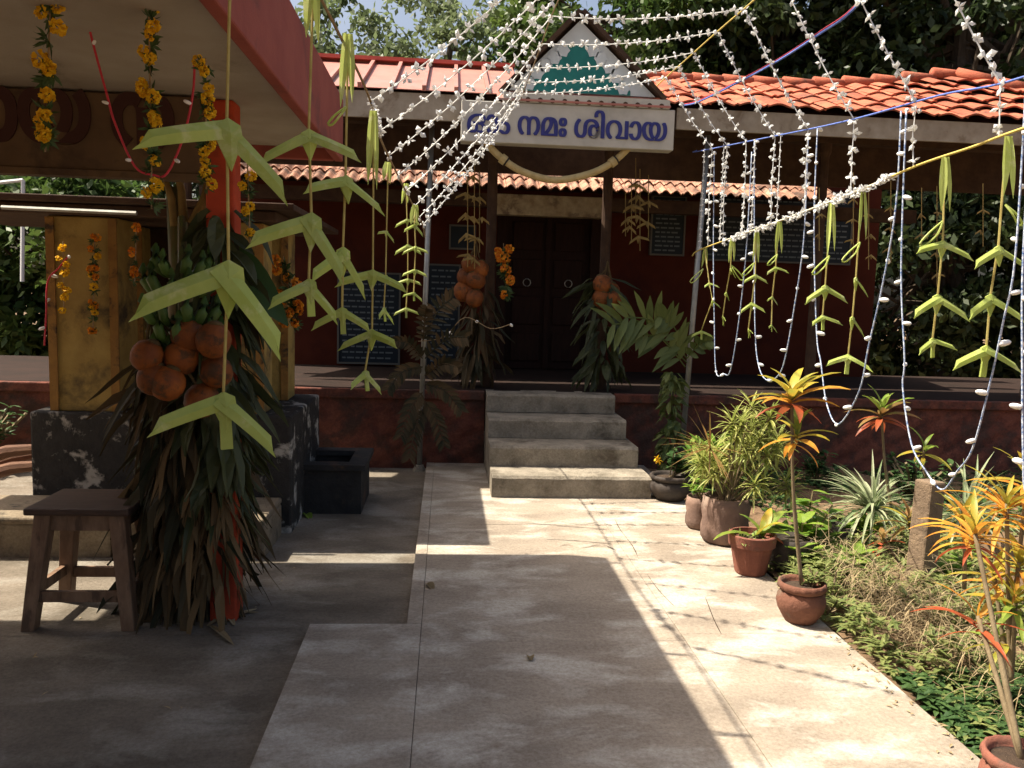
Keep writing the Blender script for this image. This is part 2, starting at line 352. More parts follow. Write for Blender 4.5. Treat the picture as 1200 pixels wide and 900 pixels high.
for s in (0, 1):
    a = dx0+(dx1-dx0)*s/2+.002; b = dx0+(dx1-dx0)*(s+1)/2-.002
    MB().bb(a, b, BW+.03, BW+.08, PH+.01, dzt-.005).build('door_leaf', M['door'], door)
    for k in range(4):
        z0 = PH+.10+k*.44
        MB().bb(a+.07, b-.07, BW+.005, BW+.03, z0, z0+.34).build('door_panel', M['door'], door, bevel=.02)
    rg = MB(); rg.tube([(((a+b)/2)+.045*math.cos(q*pi/5), BW-.02, 1.72+.045*math.sin(q*pi/5)) for q in range(11)], .006, 5); rg.build('ring_handle', M['metal'], door)
MB().bb((dx0+dx1)/2-.03, (dx0+dx1)/2+.03, BW+.0, BW+.028, PH+.01, dzt-.006).build('meeting_strip', M['door'], door, bevel=.006)  # added over the gap between the leaves to hide light coming through
MB().bb(dx0-.1, dx1+.1, BW+.14, BW+.24, PH+.002, dzt+.09).build('gap_blocker', M['door'], door)  # unseen panel added behind the leaves to block daylight from outside
# lintel beam and inner eave
MB().bb(PY(578,240,8.9).x, PY(708,240,8.9).x, 8.9, 9.05, 2.42, 2.64).build('lintel_beam', M['lintel'], tb, bevel=.01)
MB().bb(PY(712,240,8.9).x, 5.2, 8.92, 9.05, 2.5, 2.64).build('eave_beam', M['timber'], tb)
MB().bb(-2.6, PY(574,240,8.9).x, 8.92, 9.05, 2.5, 2.64).build('eave_beam', M['timber'], tb)
# Mangalore tile (width .24 along x, length .40 along the slope = +y)
def tile_mesh(name, m, W=.27, L=.40, amp=.015):
    g = MB(); n = 10; vs = []
    for j, (y, dz) in enumerate(((0, 0), (0, .014), (L, .014), (L, .004))):
        for i in range(n+1):
            t = i/n; z = amp*math.sin(t*2*pi*1.0-.6) + (.014 if .82 < t < .96 else 0)
            vs.append((t*W, y, z+dz))
    fs = [(j*(n+1)+i, j*(n+1)+i+1, (j+1)*(n+1)+i+1, (j+1)*(n+1)+i) for j in range(3) for i in range(n)]
    return g.add(vs, fs, .5).mesh(name, m)
TM = tile_mesh('tile', M['tile']); TMI = tile_mesh('tile', M['tile_inner'], .125, .40, .020)
EZ, RZ, EY, RY = 3.2, 3.72, 7.0, 8.25
rise = lambda x: .0 if x < 2.9 else min(.2, .2*((x-2.9)/2.1)**2)
sl_ang = math.atan2(RZ-EZ, RY-EY); SLN = math.hypot(RZ-EZ, RY-EY)
# right: old clay tile roof with hipped end
rr = MB(); xs_ = [1.62, 2.9, 3.4, 3.9, 4.4, 4.75, 5.05]
for xa, xb in zip(xs_, xs_[1:]):
    rr.add([(xa,EY+.05,EZ-.02),(xb,EY+.05,EZ-.02),(xb,RY,RZ-.03+rise(xb)),(xa,RY,RZ-.03+rise(xa))], [(0,1,2,3)]); rr.add([(xa,RY,RZ-.035+rise(xa)),(xb,RY,RZ-.035+rise(xb)),(xb,RY+.45,RZ-.3),(xa,RY+.45,RZ-.3)], [(0,1,2,3)])
rr.add([(5.05,EY+.05,EZ-.02),(6.35,EY+.05,EZ-.02),(5.05,RY,RZ+.17)], [(0,1,2)])
rr.add([(6.35,EY+.05,EZ-.02),(6.35,8.7,EZ-.02),(5.05,RY,RZ+.17)], [(0,1,2)])
roofr = rr.build('tile_roof', M['timber'], tb)
rows = 5; ex = SLN/rows
for j in range(rows):
    for i in range(18):
        x = 1.66 + i*.252; s = j*ex; y = EY-.04 + s*math.cos(sl_ang); z = EZ + s*math.sin(sl_ang) + .012
        xmax = 6.35 - (y-EY)/(RY-EY)*1.3
        if x+.1 > xmax: continue
        sagz = rise(x)*(s/SLN)
        inst('tile', TM, roofr, TR((x+U(-.008,.008), y+U(-.012,.012), z+sagz+U(-.004,.006)), (sl_ang-.05+U(-.03,.03), U(-.02,.02), U(-.03,.03))))
rc = MB()
for i in range(11):
    x = 1.75+i*.31; zz = RZ+.035+rise(x)
    rc.tube([(x, RY, zz+.0), (x+.34, RY, zz-.012)], [.058,.052], 10)
rc.build('ridge_tiles', M['tile'], roofr, smooth=True)
rc = MB()
for i in range(6):
    a = lerp((5.1,RY-.02,RZ+.22), (6.4,EY,EZ+.05), i/6); b = lerp((5.1,RY-.02,RZ+.22), (6.4,EY,EZ+.05), (i+1.12)/6); rc.tube([b, a], [.058,.052], 10)
rc.build('hip_tiles', M['tile'], roofr, smooth=True)
MB().bb(1.9, 6.35, EY+.0, EY+.03, EZ-.20, EZ-.025).build('fascia_board', M['fascia_beige'], roofr)
for i in range(9):
    x = 1.9+i*.55; q = MB(); q.tube([(x, EY+.04, EZ-.06), (x, RY, RZ-.11)], .03, 4); q.build('rafter', M['timber'], roofr)
# left: painted metal sheets with raised seams
lf = MB(); lf.add([(-2.6,EY+.03,EZ),(.62,EY+.03,EZ),(.62,RY,RZ),(-2.6,RY,RZ)], [(0,1,2,3)]); lf.add([(-2.6,RY,RZ-.005),(.62,RY,RZ-.005),(.62,RY+.4,RZ-.25),(-2.6,RY+.4,RZ-.25)], [(0,1,2,3)])
roofl = lf.build('sheet_roof', M['timber'], tb)
pm = MB(); W_ = .262
pm.box((W_/2, SLN/2, .012), (W_-.012, SLN+.04, .006)); pm.box((W_-.006, SLN/2, .03), (.032, SLN+.05, .045))
PMe = pm.mesh('roof_sheet', M['sheet'])
for i in range(12): inst('roof_sheet', PMe, roofl, TR((-2.58+i*.262, EY, EZ+.006), (sl_ang, 0, 0)))
MB().box((-1.0, RY, RZ+.05), (3.2, .16, .035)).build('ridge_cap', M['ridge_red'], roofl)
MB().bb(-2.6, .1, EY-.0, EY+.03, EZ-.22, EZ-.01).build('fascia_board', M['fascia_beige'], roofl)
# inner tiled eave that catches the sun behind the outer roof
inn = MB(); a2 = R(24); inn.add([(-2.6,8.74,2.66),(4.3,8.74,2.66),(4.3,9.9,2.66+1.16*math.tan(a2)),(-2.6,9.9,2.66+1.16*math.tan(a2))], [(0,1,2,3)])
rooi = inn.build('inner_tile_roof', M['timber'], tb)
for j in range(2):
    for i in range(58):
        s = j*.32; inst('tile', TMI, rooi, TR((-2.6+i*.118+U(-.006,.006), 8.70+s*math.cos(a2), 2.685+s*math.sin(a2)+U(-.005,.005)), (a2-.05, U(-.03,.03), U(-.03,.03))))
MB().bb(-2.6, 6.2, 8.50, 8.54, 2.795, 3.6).build('shade_board', M['timber'], tb)  # added dark board: stands in for the shaded roof underside, keeps skylight out
# posts and beams of the veranda
for px, y in ((575, 7.85), (709, 7.85)):
    x = PY(px, 300, y).x
    q = MB(); q.lathe([(.065,0),(.065,.1),(.05,.14),(.047,2.3),(.065,2.34),(.065,2.42)], 12, (x, y, PH)); q.build('post', M['timber'], tb, smooth=False)
for x in (-2.4, 3.6, 5.9):
    q = MB(); q.lathe([(.065,0),(.065,.1),(.05,.14),(.047,2.3),(.065,2.34),(.065,2.42)], 12, (x, 7.85, PH)); q.build('post', M['timber'], tb)
MB().bb(-2.6, 6.2, 7.78, 7.92, 3.1, 3.24).build('wall_plate', M['timber'], tb)
for i in range(8):
    x = -2.2+i*.42
    if x < .3: q = MB(); q.tube([(x, EY+.06, EZ-.05), (x, RY, RZ-.06)], .025, 4); q.build('rafter', M['timber'], tb)
# gable over the entrance
GY = 6.98
gx0, gx1 = PY(596,108,GY).x, PY(768,112,GY).x; gzb = PY(690,110,GY).z; ga = PY(680,24,GY); gmx = ga.x
gb = MB(); gb.add([(gx0,GY,gzb),(gx1,GY,gzb),(gmx,GY,ga.z),(gx0,GY+.06,gzb),(gx1,GY+.06,gzb),(gmx,GY+.06,ga.z)], [(0,1,2),(5,4,3),(0,3,4,1),(1,4,5,2),(2,5,3,0)])
gab = gb.build('gable', M['gable_white'], tb)
# teal panel with a scalloped edge (white lobes laid on it)
tg = MB(); hw = (gx1-gx0)/2; gh = ga.z-gzb
def gp(u, v, y): return (gmx+u*hw, y, gzb+v*gh)
tg.add([gp(*p, GY-.006) for p in ((-.78,.0),(.72,.0),(.72,.06),(.6,.2),(.46,.3),(.4,.46),(.22,.5),(.13,.66),(-.16,.66),(-.24,.5),(-.42,.46),(-.5,.3),(-.64,.2),(-.78,.06))], [tuple(range(14))], .5)
tg.build('teal_panel', M['teal'], gab)
for (u, v, r) in ((-.66,.1,.055),(-.56,.26,.06),(-.45,.36,.055),(-.33,.47,.055),(-.22,.58,.055),(.62,.1,.055),(.52,.26,.06),(.42,.38,.055),(.3,.49,.055),(.19,.6,.055)):
    q = MB(); c = Vector(gp(u, v, GY-.009)); q.add([c + Vector((r*math.cos(k*pi/6), 0, r*math.sin(k*pi/6)))*(1+.12*math.cos(k*pi*1.0)) for k in range(12)], [tuple(range(12))], .5); q.build('scallop', M['gable_white'], gab)
for s, gx in ((-1, gx0), (1, gx1)):
    a = Vector((gmx, GY-.07, ga.z+.05)); b = Vector((gx+s*.06, GY-.07, gzb-.04)); d = (b-a).normalized(); nrm = Vector((-d.z*s, 0, d.x*s))
    q = MB(); o1 = Vector((0, .9, 0)); th = nrm*.035
    q.add([a, b, b+o1, a+o1, a+th, b+th, b+o1+th, a+o1+th], [(0,1,2,3),(7,6,5,4),(0,4,5,1),(1,5,6,2),(2,6,7,3),(3,7,4,0)]); q.build('barge_roof', M['timber'], gab)
# lit sheet strip at the foot of the gable, then the scalloped trim
q = MB(); q.add([(gx0-.1,GY-.14,gzb-.10),(gx1+.1,GY-.14,gzb-.10),(gx1+.1,GY+.02,gzb),(gx0-.1,GY+.02,gzb)], [(0,1,2,3)]); q.add([(gx0-.1,GY-.14,gzb-.115),(gx1+.1,GY-.14,gzb-.115),(gx1+.1,GY-.14,gzb-.10),(gx0-.1,GY-.14,gzb-.10)], [(0,1,2,3)])
q.build('apron_sheet', M['sheet'], gab)

# ------------------------------------------------------------------ sign over the entrance
SYY = 6.86
s0 = PY(540, 160, SYY); s1 = PY(789, 178, SYY); sgt = PY(690, 124, SYY).z; sgb = PY(665, 171, SYY).z
sg = empty('name_sign', (s0.x, SYY, sgb), 'long white painted sign with dark blue lettering under the temple gable', 'sign')
MB().bb(s0.x, s1.x, SYY, SYY+.14, sgb, sgt).build('board', M['sign_white'], sg, bevel=.008)
MB().bb(gx0-.05, s1.x-.05, SYY-.012, SYY+.12, sgt+.002, sgt+.075).build('trim', M['sign_white'], sg)
for i in range(13):
    q = MB(); x = gx0+.05+i*(s1.x-gx0-.12)/12.5; q.add([(x+.022*math.cos(k*pi/4), SYY-.015, sgt+.022+.022*math.sin(k*pi/4)) for k in range(8)], [tuple(range(8))], .5); q.build('trim_hole', M['timber'], sg)
def text(body, m, parent, x, y, z, h, wide=None, ext=.004, bold=.0):
    cu = bpy.data.curves.new('lettering', 'FONT'); cu.body = body; cu.size = h; cu.extrude = ext; cu.offset = bold
    o = bpy.data.objects.new('lettering', cu); C.objects.link(o); bpy.context.view_layer.update()
    dg = bpy.context.evaluated_depsgraph_get(); me = bpy.data.meshes.new_from_object(o.evaluated_get(dg)); bpy.data.objects.remove(o)
    xs = [v.co.x for v in me.vertices]; zs_ = [v.co.y for v in me.vertices]
    k = wide/(max(xs)-min(xs)) if wide else 1
    kz = h/(max(zs_)-min(zs_)) if wide else 1
    x_, z_ = min(xs), min(zs_)
    for v in me.vertices: v.co = Vector((x+(v.co.x-x_)*k, y-v.co.z, z+(v.co.y-z_)*kz))
    me.materials.clear(); me.materials.append(m)
    o = bpy.data.objects.new('lettering', me); C.objects.link(o); put(o, parent); return o
t0 = PY(548, 155, SYY); t1 = PY(780, 168, SYY)
for dx, dy in ((0,0), (.007,.0006), (-.007,.0012)): text('ഓം നമഃ ശിവായ', M['ink'], sg, t0.x+dx, SYY-.004-dy, sgb+.07, .225, t1.x-t0.x)

# swag of rolled palm mat under the sign
pts = [PY(px, py, 6.95) for px, py in ((566,163),(585,183),(612,201),(650,211),(690,204),(718,190),(738,172))]
sw = empty('palm_swag', pts[0], 'thick cream palm swag with black bands drooping beneath the white sign', 'garland')
MB().tube(smoothpath(pts, 5), .030, 10).build('swag', M['mat_roll'], sw, smooth=True)
sp = smoothpath(pts, 5)
for k in (6, 25):
    d = (sp[k+1]-sp[k]).normalized(); q = MB(); q.tube([sp[k]-d*.025, sp[k]+d*.025], .042, 10); q.build('knot', M['mat_roll'], sw)
    q = MB(); q.tube([sp[k]+d*.026, sp[k]+d*.04], .037, 10); q.build('band', M['black_band'], sw)

# ------------------------------------------------------------------ notice boards on the back wall
def notice(px0, px1, py0, py1, label, y=BW-.06, lines=14):
    a = PY(px0, py1, y); b = PY(px1, py0, y); x0, x1, z0, z1 = a.x, b.x, a.z, b.z
    t = empty('notice_board', ((x0+x1)/2, y, z0), label, 'notice board')
    MB().bb(x0, x1, y, y+.04, z0, z1).build('panel', M['notice_blue'], t)
    fr = MB(); e = .02
    fr.bb(x0-e, x1+e, y-.012, y+.045, z1, z1+e); fr.bb(x0-e, x1+e, y-.012, y+.045, z0-e, z0); fr.bb(x0-e, x0, y-.012, y+.045, z0, z1); fr.bb(x1, x1+e, y-.012, y+.045, z0, z1)
    fr.build('frame', M['notice_frame'], t)
    for k in range(lines):
        z = z1-(z1-z0)*(k+.8)/(lines+.6); g = MB(); x = x0+.04
        while x < x1-.08:
            wd = U(.03,.09); g.bb(x, min(x+wd, x1-.04), y-.004, y-.001, z-.008, z+.010); x += wd+.018
        g.build('text_line', M['notice_ink'], t)
notice(397, 468, 322, 424, 'dark blue lettered board low on the veranda wall behind the hanging palm arrows', lines=15)
notice(500, 538, 312, 428, 'narrow dark lettered board between the steel pole and the left coconut bunch', lines=16)
notice(763, 803, 232, 297, 'black lettered notice board with pale frame left of the steel pole', lines=12)
notice(822, 1000, 228, 303, 'wide dark green lettered notice board behind the white garlands', lines=12)
notice(528, 556, 266, 290, 'small blank dark plaque on the red wall above the narrow board', lines=0)

# ================================================================== PAVILION (left)
pv = empty('pavilion', (-1.9, 3, 0), 'flat roofed open pavilion with red edged slab and red columns', 'pavilion')
RX, RYF = -.68, 5.12
MB().bb(-3.15, RX-.02, -1.5, RYF-.02, 2.40, 2.66).build('roof_slab', M['slab_white'], pv)
MB().bb(-7.0, -3.152, -1.5, 4.3, 2.40, 2.66).build('roof_slab', M['slab_white'], pv)  # out-of-view extension, added to shade the floor around the stool
q = MB(); q.bb(RX-.02, RX+.03, -1.5, RYF+.03, 2.33, 2.70); q.build('fascia', M['fascia_red'], pv, bevel=.008)
q = MB(); q.bb(-3.15, RX-.022, RYF-.02, RYF+.03, 2.33, 2.70); q.build('fascia', M['fascia_red'], pv, bevel=.008)
COLX, COLY = -1.05, 3.98
for (x, y) in ((COLX, COLY), (-3.4, COLY), (COLX, -.6), (-3.4, -.6)):
    MB().bb(x-.065, x+.065, y-.065, y+.065, -.06, 2.398).build('column', M['col_red'], pv, bevel=.012)
MB().bb(-3.28, COLX-.067, COLY-.05, COLY+.12, 2.28, 2.399).build('beam', M['board_brown'], pv)
bY = 3.86; b0 = PY(-60, 200, bY); bt = PY(120, 92, bY).z; bb_ = PY(120, 200, bY).z; b1 = PY(238, 200, bY).x
bd = empty('pavilion_sign', (b1-.9, bY, bb_), 'weathered brown board with big dark letters under the pavilion roof', 'sign')
MB().bb(-3.28, b1, bY, bY+.05, bb_, min(bt, 2.39)).build('board', M['board_brown'], bd, bevel=.006)
MB().bb(-3.28, b1, bY-.02, bY+.06, bb_-.03, bb_-.001).build('ledge', M['board_brown'], bd)
l0 = PY(-22, 175, bY); l1 = PY(205, 180, bY)
text('ായ ന', M['board_ink'], bd, l0.x, bY-.004, bb_+.10, .25, l1.x-l0.x, bold=.01)

# ================================================================== SMALL SHRINE
sh = empty('small_shrine', (-1.85, 5.9, 0), 'small shrine with weathered yellow pillars on a soot black stone base', 'shrine')
SF, SBk = 5.42, 6.45; SX0, SX1 = -2.55, -1.17
MB().bb(SX0-.09, SX1+.17, SF-.03, SBk+.12, -.1, .73).build('base', M['blackstone'], sh, bevel=.015)
pls = ((-2.52,-2.10,SF+.02,SF+.36), (-1.52,-1.19,SF+.02,SF+.3), (-1.50,-1.17,SBk-.3,SBk), (-2.52,-2.2,SBk-.3,SBk))
for (x0, x1, y0, y1) in pls:
    p = MB().bb(x0, x1, y0, y1, .73, 1.97).build('pillar', M['yellow'], sh, bevel=.01)
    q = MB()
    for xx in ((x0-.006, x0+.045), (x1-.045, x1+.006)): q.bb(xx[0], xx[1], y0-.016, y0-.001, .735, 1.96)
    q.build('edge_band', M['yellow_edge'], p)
MB().bb(SX0+.3, SX1-.3, SBk-.12, SBk-.02, .73, 1.97).build('back_wall', M['timber'], sh)
MB().bb(-3.4, SX1+.08, SF-.06, SBk+.3, 1.975, 2.04).build('roof_slab', M['timber'], sh, bevel=.01)
rf = MB(); rf.bb(-3.9, SX1+.20, SF-.13, 7.42, 2.045, 2.085); rf.build('roof_plate', M['timber'], sh, bevel=.006)
q = MB(); q.tube([PY(2,243,5.25), PY(160,250,5.25)], .014, 6); q.build('edge_pipe', M['metal'], sh)
pf = empty('stone_platform', (-2.2, 5.1, -.055), 'low worn stone platform in front of the yellow shrine', 'platform')
pz = .19
for (x0, x1) in ((-4.2,-3.0),(-2.995,-1.95),(-1.945,-1.06)):
    MB().bb(x0, x1, 4.87, SF-.035, -.1, pz-.04).build('block', M['bench'], pf, bevel=.015)
    MB().bb(x0-.002, x1+.001, 4.84, SF-.033, pz-.038, pz).build('top_slab', M['bench'], pf, bevel=.012)
# water trough
a = PZ(352, 602, -.055); b = PZ(424, 600, -.055); ty0, ty1 = a.y, a.y+.62; tx0, tx1 = PZ(340,600,-.055).x, b.x; tz = .27
tr = empty('water_trough', ((tx0+tx1)/2, ty0, -.055), 'black stone water trough with an open hollow beside the red plinth', 'trough')
q = MB(); q.bb(tx0, tx1, ty0, ty0+.08, -.055, tz); q.bb(tx0, tx1, ty1-.08, ty1, -.055, tz); q.bb(tx0, tx0+.08, ty0+.08, ty1-.08, -.055, tz); q.bb(tx1-.08, tx1, ty0+.08, ty1-.08, -.055, tz); q.bb(tx0+.08, tx1-.08, ty0+.08, ty1-.08, -.055, .1)
q.build('basin', M['blackplain'], tr)
q = MB(); e = .03; z0 = tz+.001; q.bb(tx0-e, tx1+e, ty0-e, ty0+.1, z0, z0+.04); q.bb(tx0-e, tx1+e, ty1-.1, ty1+e, z0, z0+.04); q.bb(tx0-e, tx0+.1, ty0+.1, ty1-.1, z0, z0+.04); q.bb(tx1-.1, tx1+e, ty0+.1, ty1-.1, z0, z0+.04)
q.build('rim', M['blackplain'], tr)

# ================================================================== STOOL
sc0 = PZ(32, 738, -.055); sto = empty('wooden_stool', (sc0.x+.23, sc0.y+.18, -.055), 'dark wooden stool with splayed legs beside the decorated column', 'stool')
bx, by = sc0.x+.235, sc0.y+.19; H = .56; zt = -.055+H
MB().box((bx, by, zt), (.47, .40, .035)).build('seat', M['stool_top'], sto, bevel=.01)
for sx in (-1, 1):
    for sy in (-1, 1):
        q = MB(); t = Vector((bx+sx*.165, by+sy*.13, zt-.018)); f = Vector((bx+sx*.225, by+sy*.185, -.055))
        vs = []
        for p, w_ in ((t, .037), (f, .030)):
            for (i, j) in ((-1,-1),(1,-1),(1,1),(-1,1)): vs.append(p+Vector((i*w_, j*w_, 0)))
        q.add(vs, [(0,1,2,3),(7,6,5,4),(0,4,5,1),(1,5,6,2),(2,6,7,3),(3,7,4,0)]); q.build('leg', M['stool'], sto, bevel=.004)
for s in (-1, 1):
    MB().box((bx, by+s*.135, zt-.06), (.29, .022, .08)).build('apron', M['stool'], sto)
    MB().box((bx+s*.17, by, zt-.06), (.022, .22, .08)).build('apron', M['stool'], sto)
    MB().box((bx, by+s*.172, .10), (.36, .026, .05)).build('stretcher', M['stool'], sto)
    MB().box((bx+s*.212, by, .12), (.024, .31, .05)).build('stretcher', M['stool'], sto)

# ================================================================== DECORATED COLUMN: banana stem, fruit, coconuts, palm leaves
kx, ky = PZ(213, 712, -.055).x, PZ(213, 712, -.055).y
bs = empty('banana_plant', (kx, ky, -.055), 'cut banana plant tied upright against the red column', 'banana plant')
MB().tube([(kx+.0, ky, -.055), (kx+.01, ky, .4), (kx-.01, ky+.02, 1.0), (kx+.01, ky+.03, 1.6), (kx-.02, ky+.04, 2.02)], [.085,.078,.068,.055,.04], 12).build('stem', M['bstem'], bs, smooth=True)
for (px, py, qx, qy) in ((205,265,192,205),(225,262,250,205),(215,260,205,190),(232,255,242,215)):
    a = PY(px, py, ky-.02); b = PY(qx, qy, ky-.05)
    q = MB(); q.tube([a, lerp(a,b,.5)+Vector((.01,0,.01)), b], [.022,.018,.012], 6); q.build('leaf_stalk', M['palm_dry'], bs, smooth=True)
# big banana leaves drooping right of the stem
def bleaf(px, py, qx, qy, y, W, m, fold=.3):
    a = PY(px, py, y); b = PY(qx, qy, y-.05); d = b-a
    q = MB(); q.leaf(a, d+Vector((0,0,d.length*.35)), d.length*1.1, W, droop=.8, fold=fold, n=8, nrm=(0,-1,.35), r=.4); q.build('leaf', M[m], bs, smooth=True)
bleaf(225,275,300,330,ky-.06,.22,'lf_shrub'); bleaf(235,290,332,372,ky-.1,.20,'lf_shrub'); bleaf(215,300,300,400,ky-.12,.16,'lf_dead'); bleaf(240,300,325,345,ky+.02,.2,'lf_shrub')
# green banana bunch
bo = empty('banana_bunch', PY(215, 420, ky-.36), 'bunch of unripe green bananas hanging on the banana plant', 'bananas')
bm = MB(); bp = [(-.02,0,-.01),(.015,0,.0),(.045,0,.025),(.06,0,.065),(.06,0,.105),(.05,0,.135)]
bm.tube([(x, y, z) for x, y, z in bp], [.008,.017,.022,.023,.017,.005], 7); BME = bm.mesh('banana', M['banana'], True)
stalk = MB(); stalk.tube([PY(213,255,ky-.09), PY(213,350,ky-.34), PY(213,425,ky-.34)], .018, 7); stalk.build('stalk', M['bstem'], bo)
for j in range(5):
    c = PY(213, 322+j*22+(12 if j > 1 else 0), ky-.34)
    for k in range(10):
        q = 2*pi*k/10+j*.33+U(-.12,.12); rr_ = .045+.03*math.sin(j*.7+.4)
        if math.sin(q) > .85: continue
        inst('banana', BME, bo, TR(c+Vector((rr_*math.cos(q), rr_*math.sin(q), 0)), (U(-.12,.12), U(-.12,.12), q), U(.85,1.1)) @ Euler((0, R(8)+U(-.15,.2), 0)).to_matrix().to_4x4())
# coconuts
cm = MB(); cm.lathe([(.012,-.092),(.045,-.082),(.075,-.055),(.09,-.015),(.092,.02),(.08,.058),(.052,.086),(.02,.096)], 16, mod=lambda i, k: .035*math.cos(k*3*2*pi/16)); CME = cm.mesh('coconut', M['coco'], True)
cc = MB(); cc.lathe([(.035,.083),(.045,.09),(.03,.105),(.008,.112)], 8); CCE = cc.mesh('calyx', M['calyx'], True)
def coconuts(name, label, pts, y, s, back=None):
    t = empty(name, PY(*pts[-1], y), label, 'coconuts')
    for i, (px, py) in enumerate(pts):
        c = PY(px, py, y - (.0 if i % 2 else .06)); o = inst('coconut', CME, t, TR(c, (U(-.5,.5), U(-.5,.5), U(0,6)), s*U(.93,1.07)))
        k = inst('calyx', CCE, None, Matrix()); k.parent = o
    st_ = MB(); top = PY(pts[0][0]+6, min(p[1] for p in pts)-28*s, y+.05)
    for p in pts: st_.tube([top, lerp(top, PY(*p, y), .5)+Vector((0,-.02,.03)), PY(p[0], p[1]-14*s, y)], .007, 5)
    st_.build('stalk', M['calyx'], t)
    return t
coconuts('coconut_bunch', 'bunch of large orange coconuts hanging below the green bananas', [(172,418),(213,420),(250,400),(254,436),(196,450),(236,470),(180,445),(222,395)], ky-.42, .78)
# palm leaf skirt wrapped round the stem
def skirt(name, label, cat, cx, cy, z0, z1, r, n, L, W, m, spread=.3, seed=1):
    random.seed(seed); t = empty(name, (cx, cy, z0), label, cat); q = MB()
    for i in range(n):
        z = U(z0+L*.5, z1); a = U(0, 2*pi); rr_ = r*U(.5,1.0)
        d = Vector((math.cos(a)*spread*U(.2,2.2)+U(-.15,.15), math.sin(a)*spread*U(.2,2.0), -1+U(0,.75)))
        q.leaf((cx+rr_*math.cos(a), cy+rr_*math.sin(a), z), d, L*U(.45,1.3), W*U(.3,1.6), droop=U(.1,1.2), fold=U(.1,.6), n=5, nrm=(math.cos(a)+U(-.7,.7), math.sin(a)+U(-.7,.7), .3), wav=U(.03,.2))
    q.build('foliage', M[m], t); t.children[0]['kind'] = 'stuff'; return t
skirt('palm_leaf_skirt', 'dark drooping palm and banana leaves wrapped round the lower column', 'leaves', kx+.05, ky-.0, -.05, 1.3, .2, 620, .36, .05, 'lf_dead', .26, 3)
skirt('dry_banana_leaves', 'brown dry banana leaf strips hanging in front of the lower column', 'leaves', kx+.08, ky-.1, -.04, 1.0, .13, 80, .36, .055, 'lf_drybanana', .22, 33)
skirt('green_frond_wrap', 'dark green fern-like fronds fanned out right of the coconuts', 'leaves', kx+.14, ky-.04, .35, 1.25, .13, 230, .30, .05, 'lf_darkpalm', .6, 4)
skirt('leaf_sheath', 'dark dry leaves hiding the middle of the red column behind the coconuts', 'leaves', COLX-.0, COLY-.1, .55, 1.9, .07, 170, .32, .06, 'lf_darkpalm', .4, 35)
skirt('leaf_shreds', 'shredded dry leaf strips hanging down the lowest part of the red column', 'leaves', COLX-.03, COLY-.09, -.03, .75, .06, 70, .3, .03, 'lf_drybanana', .25, 36)
q = MB(); random.seed(5)
for i in range(7):
    a = PZ(U(235,275), U(715,735), -.05); q.leaf(a, (U(-1,1), U(-1,1), .12), U(.15,.3), .035, droop=.25, fold=.4, n=4)
tag(q.build('dry_leaf_strips', M['lf_dry']), 'curled dry leaf strips lying at the foot of the red column', 'leaves', kind='stuff')

# ================================================================== PALM-LEAF ARROWS
def wing_mesh(s):
    g = MB(); d = Vector((math.cos(R(28))*s, 0, -math.sin(R(28)))); n = Vector((math.sin(R(28))*s, 0, math.cos(R(28))))
    pts = []
    K = 7
    for i in range(K+1):
        t = i/K; c = d*t*(.97) + Vector((0,0,.012*math.sin(pi*t)-.03*t)); wd = .225-.05*t
        topo, boto = (0, -wd) if i < K else (-.13, -wd-.005)
        e = .0 if i < K else 0
        puff = .03*math.sin(pi*min(1, t*1.0))+.014
        pts.append((c + n*topo, c + n*boto + d*(.09 if i == K else 0), puff))
    vs = []
    for a, b, pf_ in pts:
        mid = (a+b)/2; vs += [a, mid+Vector((0,-pf_,0)), b, mid+Vector((0,pf_,0))]
    fs = []
    for i in range(K):
        a = i*4
        for j in range(4): fs.append((a+j, a+(j+1) % 4, a+4+(j+1) % 4, a+4+j))
    fs += [(3,2,1,0), tuple(K*4+j for j in range(4))]
    return g.add(vs, fs, .5).mesh('wing', M['palm'])
def tail_mesh(long=1.0):
    g = MB(); prof = ((0,.03,.0),(-.14,.14,.04),(-.28,.145,.05),(-.45*long,.09,.04),(-.66*long,.02,.012))
    vs = []
    for z, w_, y in prof: vs += [(-w_, -.02, z), (0, -.02-y, z-.02), (w_, -.02, z), (0, .012, z)]
    fs = []
    for i in range(len(prof)-1):
        a = i*4
        for j in range(4): fs.append((a+j, a+4+j, a+4+(j+1) % 4, a+(j+1) % 4))
    fs += [(0,1,2,3), tuple((len(prof)-1)*4+j for j in (3,2,1,0))]
    return g.add(vs, fs, .5).mesh('tail', M['palm'])
WLm, WRm, TLm = wing_mesh(-1), wing_mesh(1), tail_mesh()
tb2 = MB(); tb2.add([(-.07,-.05,-.18),(.07,-.05,-.18),(.075,-.055,-.75),(-.075,-.055,-.75),(-.07,.0,-.18),(.07,.0,-.18),(.075,.0,-.75),(-.075,.0,-.75)], [(0,1,2,3),(7,6,5,4),(0,4,5,1),(1,5,6,2),(2,6,7,3),(3,7,4,0)])
TBm = tb2.mesh('tail', M['palm'])
hub = MB(); hub.add([(0,-.03,.015),(-.135,-.03,-.06),(-.15,-.035,-.20),(0,-.05,-.56),(.15,-.035,-.20),(.135,-.03,-.06),(0,-.10,-.16),(0,.03,.012),(-.13,.03,-.06),(-.13,.03,-.2),(0,.0,-.54),(.13,.03,-.2),(.13,.03,-.06)],
    [(0,1,6),(1,2,6),(2,3,6),(3,4,6),(4,5,6),(5,0,6),(12,11,10,9,8,7)]+[(i, 7+i, 7+(i+1) % 6, (i+1) % 6) for i in range(6)]); HBm = hub.mesh('hub', M['palm'])
